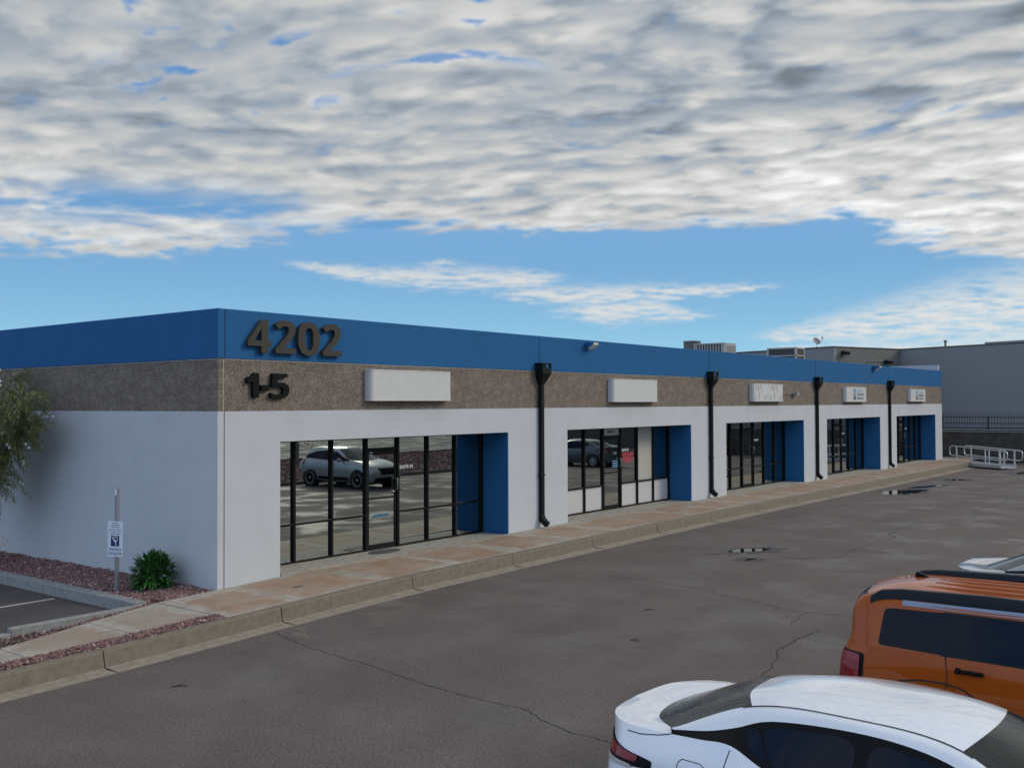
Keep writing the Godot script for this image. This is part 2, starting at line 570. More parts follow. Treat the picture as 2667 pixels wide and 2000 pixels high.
	M.black_iron = mat(lin(0.012, 0.013, 0.016), 0.5)
	M.bronze = mat(lin(0.058, 0.052, 0.042), 0.6)
	M.bronze.metallic_specular = 0.3
	M.black_letter = mat(lin(0.006, 0.008, 0.008), 0.7)
	M.black_letter.metallic_specular = 0.25
	M.sign_white = tri_mat(lin(0.60, 0.60, 0.585), 0.45, paint_tex, 0.7)
	M.sign_worn = tri_mat(lin(0.62, 0.62, 0.62), 0.5, ramp_tex(noise(44, 0.02, 5), 512, [[0.0, Color(0.5, 0.48, 0.45)], [0.25, Color(0.68, 0.66, 0.64)], [0.4, Color(0.97, 0.97, 0.97)], [1.0, Color(1, 1, 1)]]), 0.8)
	M.sign_worn.uv1_scale = Vector3(0.75, 0.13, 0.75)
	M.lens = mat(lin(0.62, 0.58, 0.48), 0.25)
	M.ac_white = tri_mat(lin(0.36, 0.37, 0.36), 0.6, paint_tex, 0.8)
	M.ac_dark = mat(lin(0.05, 0.05, 0.05), 0.7)
	M.ac_grey = tri_mat(lin(0.2, 0.205, 0.2), 0.6, paint_tex, 0.8)
	M.block = []
	for k in 5:
		var v := 0.8 + 0.1 * k
		M.block.append(tri_mat(lin(0.078 * v, 0.071 * v, 0.064 * v), 0.95, con, 1.6, con_n, 1.0))
	M.mortar = tri_mat(lin(0.085, 0.08, 0.075), 0.95, con, 1.2)
	var split := noise(51, 0.03, 4)
	M.split_block = tri_mat(lin(0.20, 0.20, 0.195), 0.95, con, 0.6, bump(split.get_seamless_image(512, 512), 6.0), 1.6)
	var leaf := ramp_tex(noise(61, 0.02, 3), 256, [[0.0, Color(0.75, 0.8, 0.6)], [1.0, Color(1, 1, 1)]])
	M.oleander = mat(Color.WHITE, 0.45)
	M.oleander.vertex_color_use_as_albedo = true
	M.oleander.backlight_enabled = true
	M.oleander.backlight = Color(0.2, 0.25, 0.07)
	M.bush = mat(Color.WHITE, 0.35)
	M.bush.vertex_color_use_as_albedo = true
	M.bark = tri_mat(lin(0.20, 0.18, 0.15), 0.9, con, 2.0, con_n, 1.0)
	M.petal = mat(lin(0.78, 0.78, 0.72), 0.6)
	M.dry = mat(lin(0.42, 0.27, 0.14), 0.8)
	# cars
	M.car_white = mat(lin(0.78, 0.81, 0.85), 0.3)
	car_paint(M.car_white)
	var drops := noise(71, 0.022, 5)
	M.car_white.normal_enabled = false
	M.car_white_wet = M.car_white.duplicate()
	M.car_white_wet.uv1_triplanar = true
	M.car_white_wet.uv1_world_triplanar = true
	M.car_white_wet.uv1_scale = Vector3(2.6, 2.6, 0.75)
	M.car_white_wet.normal_enabled = true
	M.car_white_wet.normal_texture = bump(drops.get_seamless_image(512, 512), 7.0)
	M.car_white_wet.normal_scale = 0.4
	M.car_orange = mat(lin(0.33, 0.066, 0.004), 0.35)
	car_paint(M.car_orange)
	M.car_orange.clearcoat = 0.5
	M.car_orange.metallic_specular = 0.25
	M.car_silver = mat(lin(0.33, 0.35, 0.36), 0.32, 0.5)
	car_paint(M.car_silver)
	M.car_grey = mat(lin(0.07, 0.085, 0.095), 0.32, 0.4)
	car_paint(M.car_grey)
	M.car_glass = mat(lin(0.003, 0.008, 0.02), 0.02)
	M.car_glass.metallic_specular = 0.26
	M.car_clear = mat(lin(0.05, 0.06, 0.06), 0.05)
	M.wet_glass = mat(lin(0.016, 0.018, 0.018), 0.06)
	M.wet_glass.metallic_specular = 0.45
	M.wet_glass.uv1_triplanar = true
	M.wet_glass.uv1_world_triplanar = true
	M.wet_glass.uv1_scale = Vector3(3.0, 3.0, 0.6)
	M.wet_glass.normal_enabled = true
	M.wet_glass.normal_texture = M.car_white_wet.normal_texture
	M.wet_glass.normal_scale = 0.35
	M.trim = mat(lin(0.006, 0.006, 0.0065), 0.5)
	M.trim.metallic_specular = 0.25
	M.rail_black = mat(lin(0.010, 0.014, 0.02), 0.5)
	M.rail_black.metallic_specular = 0.3
	M.seam = mat(lin(0.015, 0.015, 0.016), 0.7)
	M.lamp_red = mat(lin(0.22, 0.012, 0.02), 0.08)
	M.lamp_clear = mat(lin(0.45, 0.42, 0.40), 0.12)
	M.tyre = mat(lin(0.018, 0.018, 0.018), 0.85)
	M.rim = mat(lin(0.5, 0.51, 0.52), 0.3, 0.8)
	M.chrome = mat(lin(0.7, 0.71, 0.72), 0.12, 1.0)
	M.steel_blue = mat(lin(0.20, 0.25, 0.34), 0.25, 0.2)
	M.red_bin = mat(lin(0.38, 0.03, 0.04), 0.5)

func car_paint(m: StandardMaterial3D) -> void:
	m.clearcoat_enabled = true
	m.clearcoat = 1.0
	m.clearcoat_roughness = 0.03

# ---------------------------------------------------------------- ground
var slab_x := [-8.5, -7.0, -5.5, -4.0, -2.5, -1.15, 0.25, 2.28, 4.28, 6.2, 8.18, 10.15, 12.12, 14.1, 16.05, 18.0, 20.0, 21.95, 23.9, 25.9, 27.85, 29.8, 31.8, 33.75, 35.7, 37.7, 39.65, 41.6, 43.6, 45.5, 47.4, 49.2]

func lot_mesh(x0: float, x1: float, z0: float, z1: float, step: float, hy: Callable, tint: Callable) -> ArrayMesh:
	var st := SurfaceTool.new()
	st.begin(Mesh.PRIMITIVE_TRIANGLES)
	var nx := int(ceil((x1 - x0) / step))
	var nz := int(ceil((z1 - z0) / step))
	for i in nx + 1:
		for j in nz + 1:
			var x := x0 + (x1 - x0) * i / nx
			var z := z0 + (z1 - z0) * j / nz
			st.set_color(tint.call(x, z))
			st.set_uv(Vector2(x, z) / 16.0)
			st.set_normal(Vector3.UP)
			st.add_vertex(Vector3(x, hy.call(x, z), z))
	for i in nx:
		for j in nz:
			var a := i * (nz + 1) + j
			var b := a + nz + 1
			for k in [a, b, b + 1, a, b + 1, a + 1]: st.add_index(k)
	st.generate_normals()
	st.generate_tangents()
	return st.commit()

func strip_x(st: SurfaceTool, xs: Array, prof: Callable, cap := true) -> void:
	# loft of a cross-section (z, y) along x, closed outline
	var rows := []
	for x in xs: rows.append(prof.call(x))
	var n: int = rows[0].size()
	for i in xs.size() - 1:
		for k in n:
			var k2 := (k + 1) % n
			var a: Vector3 = rows[i][k]
			var b: Vector3 = rows[i][k2]
			var c: Vector3 = rows[i + 1][k2]
			var d: Vector3 = rows[i + 1][k]
			quad(st, a, b, c, d)
	if cap:
		for k in range(1, n - 1):
			tri(st, rows[0][0], rows[0][k + 1], rows[0][k])
			tri(st, rows[-1][0], rows[-1][k], rows[-1][k + 1])

func crack_ribbon(pts: Array, w: float) -> ArrayMesh:
	var st := st_new()
	var line := []
	for i in pts.size() - 1:
		var a := Vector2(pts[i][0], pts[i][1])
		var b := Vector2(pts[i + 1][0], pts[i + 1][1])
		var n := maxi(2, int(a.distance_to(b) / 0.07))
		for k in n:
			var p := a.lerp(b, float(k) / n)
			line.append(p + Vector2(rng.randf_range(-1, 1), rng.randf_range(-1, 1)) * 0.022)
	line.append(Vector2(pts[-1][0], pts[-1][1]))
	for i in line.size() - 1:
		var d: Vector2 = (line[i + 1] - line[i]).normalized().orthogonal()
		var wa := w * rng.randf_range(0.15, 0.7)
		var wb := w * rng.randf_range(0.15, 0.7)
		var q := [line[i] - d * wa, line[i] + d * wa, line[i + 1] + d * wb, line[i + 1] - d * wb]
		var v := []
		for c in q: v.append(Vector3(c.x, lot_y(c.x, c.y) + 0.004, c.y))
		quad(st, v[0], v[1], v[2], v[3])
	return done(st)

func blob(cx: float, cz: float, rx: float, rz: float, turn: float, y: float, seed_: int, rough := 0.35) -> ArrayMesh:
	var st := st_new()
	var n := noise(seed_, 0.9, 3)
	var ring := []
	for k in 56:
		var t := TAU * k / 56.0
		var r := 1.0 + rough * n.get_noise_2d(cos(t) * 2.0, sin(t) * 2.0) * 1.6
		var p := Vector2(cos(t) * rx * r, sin(t) * rz * r).rotated(turn)
		ring.append(Vector3(cx + p.x, y, cz + p.y))
	for k in 56: tri(st, Vector3(cx, y, cz), ring[k], ring[(k + 1) % 56])
	return done(st)

func make_ground() -> void:
	structure(boxm(Vector3(-1500, -1.2, -1500), Vector3(1500, -0.95, 1500)), "ground", M.soil)
	# parking lot in front
	var tn := noise(81, 0.16, 4)
	var tn2 := noise(82, 0.55, 4)
	var tint := func(x: float, z: float) -> Color:
		return Color(0.985, 0.87, 0.805) * (1.0 + 0.10 * tn2.get_noise_2d(x, z * 1.3) + 0.07 * tn.get_noise_2d(x * 2.0, z * 2.4))
	var lot := structure(lot_mesh(-40.0, 49.3, 2.36, 16.4, 0.3, func(x, z): return lot_y(x, z), tint), "asphalt_lot", M.asphalt)
	var cracks := [
		[[[-0.73, 2.45], [-0.98, 3.51], [-1.12, 4.9], [-1.33, 6.26], [-1.36, 7.14], [-1.3, 7.6], [-1.56, 8.16], [-1.65, 8.58], [-1.63, 9.0], [-1.9, 9.6], [-1.8, 10.6]], 0.011],
		[[[5.6, 2.6], [5.9, 4.0], [5.98, 5.15], [5.83, 5.84], [5.76, 6.41], [5.47, 7.03], [5.35, 7.57], [5.13, 7.96], [5.09, 8.23], [5.12, 8.58], [5.23, 9.11], [5.4, 9.9]], 0.012],
		[[[2.3, 9.15], [2.54, 9.04], [3.11, 9.03], [3.55, 9.03], [3.92, 9.09], [4.2, 9.0]], 0.016],
		[[[0.2, 9.7], [1.0, 9.4], [1.7, 9.3], [2.3, 9.15]], 0.010],
		[[[4.1, 8.6], [4.28, 8.56], [4.81, 8.48], [5.08, 8.49]], 0.008],
		[[[9.34, 5.29], [9.56, 5.95], [10.08, 6.48], [10.73, 6.97], [11.15, 6.97], [12.0, 6.9], [12.98, 6.92], [14.27, 7.03], [14.64, 7.04]], 0.016],
		[[[12.0, 6.9], [12.07, 7.62], [12.39, 8.24], [12.42, 8.76], [12.55, 9.24], [12.6, 10.4]], 0.013],
		[[[14.6, 7.0], [14.99, 6.75], [15.93, 6.69], [16.97, 6.69], [18.09, 6.68], [19.03, 7.33], [20.01, 7.54], [21.42, 7.49], [21.96, 7.09], [21.4, 5.78]], 0.018],
		[[[21.96, 7.09], [24.48, 7.27], [25.49, 7.32], [27.5, 7.0]], 0.018],
		[[[18.07, 3.26], [17.89, 4.43], [17.74, 5.89], [17.9, 6.74]], 0.012],
		[[[27.0, 4.2], [27.6, 5.6], [27.2, 7.5], [27.9, 9.4]], 0.016],
	]
	for c in cracks: put(crack_ribbon(c[0], c[1]), "crack", M.crack, lot)
	# stall lines in the far row
	for x in [12.3, 15.77, 18.9, 21.65, 24.4, 27.15, 29.9, 32.6, 36.3]:
		var st := st_new()
		for k in 12:
			var za := 9.3 + 6.5 * k / 12.0
			var zb := 9.3 + 6.5 * (k + 1) / 12.0
			quad(st, Vector3(x - 0.05, lot_y(x, za) + 0.005, za), Vector3(x + 0.05, lot_y(x, za) + 0.005, za), Vector3(x + 0.05, lot_y(x, zb) + 0.005, zb), Vector3(x - 0.05, lot_y(x, zb) + 0.005, zb))
		put(done(st), "stall_line", M.line_paint, lot)
	# lot round the corner
	var lot2 := structure(lot_mesh(-30.0, -1.385, -30.0, -0.24, 0.6, func(_x, _z): return -0.285, func(x, z): return Color(0.62, 0.58, 0.57) * (1.0 + 0.2 * tn.get_noise_2d(x, z))), "side_lot", M.asphalt)
	put(boxm(Vector3(-6.2, -0.281, -2.66), Vector3(-1.52, -0.2805, -2.56)), "stall_line", M.line_paint, lot2)
	put(boxm(Vector3(-6.2, -0.281, -5.46), Vector3(-1.52, -0.2805, -5.36)), "stall_line", M.line_paint, lot2)
	# sidewalk slabs
	var walk := Node3D.new()
	walk.name = "sidewalk"
	walk.set_meta("kind", "structure")
	add_child(walk)
	for k in slab_x.size() - 1:
		var st := SurfaceTool.new()
		st.begin(Mesh.PRIMITIVE_TRIANGLES)
		st.set_smooth_group(-1)
		var xa: float = slab_x[k] + 0.010
		var xb: float = slab_x[k + 1] - 0.010
		var lift := rng.randf_range(-0.003, 0.003)
		var n := 4
		for i in n:
			var x0 := lerpf(xa, xb, float(i) / n)
			var x1 := lerpf(xa, xb, float(i + 1) / n)
			var v := []
			for p in [[x0, walk_back(x0)], [x1, walk_back(x1)], [x1, walk_front(x1)], [x0, walk_front(x0)]]:
				v.append(Vector3(p[0], side_y(p[0]) + lift + 0.002, p[1]))
			for c in [[0, 1, 2], [0, 2, 3]]:
				for q in c:
					st.set_uv(Vector2((v[q].x + 9.0) / 56.0, clampf(v[q].z, 0.01, 1.99) / 2.0))
					st.add_vertex(v[q])
			for e in [[3, 2], [1, 0]]:
				var a: Vector3 = v[e[0]]
				var b: Vector3 = v[e[1]]
				for q in [a, b, b + Vector3.DOWN * 0.1, a, b + Vector3.DOWN * 0.1, a + Vector3.DOWN * 0.1]:
					st.set_uv(Vector2((q.x + 9.0) / 56.0, 0.98))
					st.add_vertex(q)
			for e in ([[0, 3]] if i == 0 else []) + ([[2, 1]] if i == n - 1 else []):
				var a: Vector3 = v[e[0]]
				var b: Vector3 = v[e[1]]
				for q in [a, b, b + Vector3.DOWN * 0.1, a, b + Vector3.DOWN * 0.1, a + Vector3.DOWN * 0.1]:
					st.set_uv(Vector2((q.x + 9.0) / 56.0, q.z / 2.0))
					st.add_vertex(q)
		st.generate_normals()
		st.generate_tangents()
		put(st.commit(), "slab", M.sidewalk, walk)
	var base := st_new()
	strip_x(base, slab_x, func(x): return [Vector3(x, side_y(x) - 0.035, walk_back(x) + 0.01), Vector3(x, side_y(x) - 0.035, walk_front(x) - 0.01), Vector3(x, side_y(x) - 0.3, walk_front(x) - 0.01), Vector3(x, side_y(x) - 0.3, walk_back(x) + 0.01)])
	put(done(base), "joint_bed", M.dark_concrete, walk)
	# recess floors
	for i in 5:
		var b := i * BAY
		put(boxm(Vector3(b + 1.40, -0.3, -0.95), Vector3(b + 8.10, side_y(b + 4.7) + 0.004, -0.004)), "entry_slab", M.entry, walk)
	# kerb pieces with open joints, then the gutter pan
	var kerb := Node3D.new()
	kerb.name = "kerb"
	kerb.set_meta("kind", "structure")
	add_child(kerb)
	var kx := -9.2
	while kx < 44.0:
		var x1 := minf(kx + 2.985, 45.0)
		var st := st_new()
		var xs := []
		for q in 5: xs.append(lerpf(kx + 0.008, x1 - 0.008, q / 4.0))
		var out := rng.randf_range(-0.004, 0.004)
		strip_x(st, xs, func(x):
			var y := side_y(x)
			return [Vector3(x, y, 1.842), Vector3(x, y, 1.975 + out), Vector3(x, y - 0.008, 1.995 + out), Vector3(x, y - 0.025, 2.006 + out), Vector3(x, y - 0.245, 2.045 + out), Vector3(x, y - 0.5, 2.045 + out), Vector3(x, y - 0.5, 1.842)])
		put(done(st), "kerbstone", M.kerb, kerb)
		var g := st_new()
		strip_x(g, xs, func(x):
			var y := lot_y(x, 2.4)
			return [Vector3(x, y + 0.014, 2.035), Vector3(x, y + 0.003, 2.12), Vector3(x, y + 0.007, 2.37), Vector3(x, y - 0.2, 2.37), Vector3(x, y - 0.2, 2.035)])
		put(done(g), "gutter_pan", M.gutter, kerb)
		kx += 2.985
	# concrete apron at the far end
	structure(boxm(Vector3(46.75, -0.3, -8.0), Vector3(49.3, -0.01, -0.02)), "apron", M.entry)
	# planter kerbs round the corner lot
	var pk := Node3D.new()
	pk.name = "planter_kerb"
	pk.set_meta("kind", "structure")
	add_child(pk)
	var pz := 0.0
	for k in 6:
		var za := -0.25 - k * 3.05
		var zb := za - 3.035
		var st := st_new()
		var g := [Vector3(-1.185, -0.1, 0), Vector3(-1.35, -0.1, 0), Vector3(-1.372, -0.118, 0), Vector3(-1.40, -0.34, 0), Vector3(-1.185, -0.34, 0)]
		for q in g.size():
			var a: Vector3 = g[q]
			var b: Vector3 = g[(q + 1) % g.size()]
			quad(st, Vector3(a.x, a.y, za), Vector3(b.x, b.y, za), Vector3(b.x, b.y, zb), Vector3(a.x, a.y, zb))
		for q in [za, zb]: 
			for t in range(1, g.size() - 1): tri(st, Vector3(g[0].x, g[0].y, q), Vector3(g[t].x, g[t].y, q), Vector3(g[t + 1].x, g[t + 1].y, q))
		put(done(st), "kerbstone", M.grey_concrete, pk)
	var nk := Node3D.new()
	nk.name = "low_kerb"
	nk.set_meta("kind", "structure")
	add_child(nk)
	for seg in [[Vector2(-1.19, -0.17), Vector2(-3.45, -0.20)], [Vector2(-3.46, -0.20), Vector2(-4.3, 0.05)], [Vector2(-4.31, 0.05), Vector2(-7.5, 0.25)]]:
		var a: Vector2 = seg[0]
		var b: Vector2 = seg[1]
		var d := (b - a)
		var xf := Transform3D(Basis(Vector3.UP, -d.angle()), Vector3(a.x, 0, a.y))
		var st := st_new()
		box(st, Vector3(0, -0.42, -0.075), Vector3(d.length() - 0.01, side_y(a.x) - 0.02, 0.075), 0.012, xf)
		put(done(st), "kerbstone", M.grey_concrete, nk)
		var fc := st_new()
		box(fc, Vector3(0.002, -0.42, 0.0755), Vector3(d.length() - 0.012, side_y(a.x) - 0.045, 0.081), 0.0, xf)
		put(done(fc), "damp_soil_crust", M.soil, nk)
	structure(boxm(Vector3(-9.0, -0.6, -0.06), Vector3(-1.2, -0.245, 1.5)), "soil_strip", M.soil)
	# planting beds under the loose rock
	structure(boxm(Vector3(-1.19, -0.6, -26.0), Vector3(-0.002, -0.135, -0.01)), "planting_bed", M.red_soil)
	var bed := st_new()
	strip_x(bed, [-9.0, -6.0, -4.5, -3.2, -2.2, -1.2], func(x): return [Vector3(x, side_y(x) - 0.03, walk_front(x) - 0.02), Vector3(x, side_y(x) - 0.03, 1.845), Vector3(x, side_y(x) - 0.3, 1.845), Vector3(x, side_y(x) - 0.3, walk_front(x) - 0.02)])
	structure(done(bed), "rock_strip_bed", M.red_soil)
	# across the lot: kerb, rock bed and street, all seen in the shop glass
	structure(boxm(Vector3(-40, -0.9, 16.35), Vector3(49.3, -0.11, 16.5), 0.012), "far_kerb", M.dark_concrete)
	structure(boxm(Vector3(-40, -0.9, 16.5), Vector3(90.0, -0.13, 29.5)), "rock_bed", M.red_soil)
	structure(lot_mesh(-120.0, 160.0, 29.5, 75.0, 4.0, func(_x, _z): return -0.05, func(_x, _z): return Color(0.9, 0.88, 0.86)), "street", M.asphalt)
	# standing water
	var puddles := [[10.45, 5.03, 0.56, 0.21, 0.45, 91, 0.4], [27.3, 3.45, 1.35, 0.5, 0.25, 92, 0.35], [30.4, 3.52, 1.1, 0.18, 0.25, 93, 0.5], [34.9, 3.55, 0.55, 0.28, 0.5, 94, 0.5], [40.9, 4.9, 0.75, 0.3, 0.2, 95, 0.4], [9.35, 5.6, 0.14, 0.08, 0.3, 96, 0.5]]
	for p in puddles:
		structure(blob(p[0], p[1], p[2] * 1.25 + 0.1, p[3] * 1.35 + 0.1, p[4], lot_y(p[0], p[1]) + 0.0045, p[5] + 40, p[6] * 1.3), "damp_patch", M.damp)
		structure(blob(p[0], p[1], p[2], p[3], p[4], lot_y(p[0], p[1]) + 0.009, p[5], p[6]), "puddle", M.puddle)

func walk_back(x: float) -> float:
	return poly([[-9.0, 0.95], [-4.0, 0.72], [-2.5, 0.30], [-1.2, 0.0], [0.0, 0.0], [46.6, 0.0], [49.2, 0.0]], x)
func walk_front(x: float) -> float:
	return poly([[-9.0, 1.5], [-1.35, 1.52], [-1.158, 1.52], [-1.142, 1.84], [45.5, 1.84], [46.5, 1.3], [49.2, 1.2]], x)

# ---------------------------------------------------------------- the office building
const Y1 := 3.006
const Y2 := 3.926
const Y3 := 4.80

# front panel with a door-high opening that reaches the ground; closed solid
func holed_panel(x0: float, x1: float, y0: float, y1: float, ox0: float, ox1: float, oy: float, zf: float, zb: float) -> ArrayMesh:
	var st := st_new()
	var out := PackedVector2Array([Vector2(x0, y0), Vector2(x0, y1), Vector2(x1, y1), Vector2(x1, y0), Vector2(ox1, y0), Vector2(ox1, oy), Vector2(ox0, oy), Vector2(ox0, y0)])
	var quads := [[x0, y0, ox0, oy], [ox1, y0, x1, oy], [x0, oy, x1, y1]]
	for q in quads:
		quad(st, Vector3(q[0], q[3], zf), Vector3(q[2], q[3], zf), Vector3(q[2], q[1], zf), Vector3(q[0], q[1], zf))
		quad(st, Vector3(q[2], q[3], zb), Vector3(q[0], q[3], zb), Vector3(q[0], q[1], zb), Vector3(q[2], q[1], zb))
	for i in out.size():
		var a := out[i]
		var b := out[(i + 1) % out.size()]
		quad(st, Vector3(a.x, a.y, zb), Vector3(b.x, b.y, zb), Vector3(b.x, b.y, zf), Vector3(a.x, a.y, zf))
	return done(st)

func text_mesh(s: String, size: float, depth: float, bold := true, serif := false) -> TextMesh:
	var f := SystemFont.new()
	f.font_names = PackedStringArray(["Droid Serif" if serif else "Droid Sans"])
	f.font_weight = 700 if bold else 400
	var t := TextMesh.new()
	t.font = f
	t.text = s
	t.font_size = 64
	t.pixel_size = size / 64.0
	t.depth = depth
	t.curve_step = 0.8
	return t

# letters fitted to a box lo..hi in x and y, standing on plane z
func letters(s: String, lo: Vector2, hi: Vector2, z: float, depth: float, called: String, m: Material, parent: Node, bold := true) -> MeshInstance3D:
	var t := text_mesh(s, 1.0, depth, bold)
	var ab := t.get_aabb()
	var o := put(t, called, m, parent)
	var k := Vector2((hi.x - lo.x) / ab.size.x, (hi.y - lo.y) / ab.size.y)
	o.scale = Vector3(k.x, k.y, 1.0)
	var c := ab.get_center()
	o.position = Vector3((lo.x + hi.x) * 0.5 - c.x * k.x, (lo.y + hi.y) * 0.5 - c.y * k.y, z + depth * 0.5)
	return o

func make_building() -> void:
	var bld := thing("office_building", "long low office building with blue parapet, pebble band and grey walls", "building")
	var xe := J0 + 5 * BAY - 0.38   # last joint
	for i in 5:
		var xa := J0 + i * BAY + 0.011
		var xb := (J0 + (i + 1) * BAY - 0.011) if i < 4 else 46.175
		var ox0 := i * BAY + 1.335
		var ox1 := i * BAY + 8.165
		put(holed_panel(xa, xb, -0.5, Y1, ox0, ox1, 2.439, 0.0, -0.2), "wall_panel", M.grey_paint, bld)
		put(boxm(Vector3(xa, Y1 + 0.001, -0.2), Vector3(xb, Y2 - 0.001, -0.016)), "pebble_band", M.aggregate, bld)
		put(boxm(Vector3(xa, Y2, -0.2), Vector3(xb, Y3, 0.002), 0.012), "parapet", M.blue_paint, bld)
		put(boxm(Vector3(xa, Y2 - 0.014, -0.016), Vector3(xb, Y2 - 0.002, -0.008)), "drip_groove", M.seal_light, bld)
		# painted lining of the recess
		var fl := side_y(i * BAY + 4.7) - 0.01
		put(boxm(Vector3(ox0 + 0.001, fl - 0.2, -0.9), Vector3(ox0 + 0.026, 2.437, -0.003)), "recess_side", M.grey_paint, bld)
		put(boxm(Vector3(ox1 - 0.028, fl - 0.2, -0.9), Vector3(ox1 - 0.001, 2.436, -0.003), 0.003), "recess_side", M.blue_paint, bld)
		put(boxm(Vector3(ox0 + 0.001, 2.438, -0.9), Vector3(ox1 - 0.001, 2.464, -0.203)), "soffit", M.blue_paint, bld)
		storefront(bld, i, fl)
	# joints between panels
	for i in 6:
		var x := (J0 + i * BAY) if i < 5 else 46.187
		put(boxm(Vector3(x - 0.0105, -0.5, -0.15), Vector3(x + 0.0105, Y1 - 0.001, -0.012)), "joint_sealant", M.seal_grey, bld)
		put(boxm(Vector3(x - 0.0105, Y1, -0.15), Vector3(x + 0.0105, Y2 - 0.001, -0.021)), "joint_sealant", M.seal_light, bld)
		put(boxm(Vector3(x - 0.0105, Y2, -0.15), Vector3(x + 0.0105, Y3 - 0.004, -0.012)), "joint_sealant", M.seal_blue, bld)
	# end wall to the left, edge on to the front
	var xi := J0 - 0.011
	put(boxm(Vector3(0, -0.5, -26), Vector3(xi, Y1, 0.0), 0.004), "wall_panel", M.grey_paint, bld)
	put(boxm(Vector3(0.016, Y1 + 0.001, -26), Vector3(xi, Y2 - 0.001, -0.016)), "pebble_band", M.aggregate, bld)
	put(boxm(Vector3(-0.002, Y2, -26), Vector3(xi, Y3, 0.002), 0.012), "parapet", M.blue_paint, bld)
	put(boxm(Vector3(0.008, Y2 - 0.014, -26), Vector3(0.016, Y2 - 0.002, -0.02)), "drip_groove", M.seal_light, bld)
	# far end wall, a little taller
	put(boxm(Vector3(46.199, -0.5, -26), Vector3(46.62, Y1, 0.0), 0.004), "wall_panel", M.grey_paint, bld)
	put(boxm(Vector3(46.199, Y1 + 0.001, -26), Vector3(46.6, Y2 - 0.001, -0.016)), "pebble_band", M.aggregate, bld)
	put(boxm(Vector3(46.199, Y2, -26), Vector3(46.62, Y3 + 0.02, 0.002), 0.012), "parapet", M.blue_paint, bld)
	put(boxm(Vector3(46.3, Y3 + 0.021, -26), Vector3(46.6, Y3 + 0.31, -0.1), 0.01), "end_upstand", M.lilac_paint, bld)
	put(boxm(Vector3(J0, 4.05, -25.8), Vector3(46.2, 4.2, -0.21)), "roof", M.far_grey, bld)
	put(boxm(Vector3(J0, -0.5, -26), Vector3(46.2, Y3, -25.81)), "back_wall", M.grey_paint, bld)

var mull := [1.39, 2.325, 3.30, 4.265, 5.215, 6.165, 7.125, 8.10]

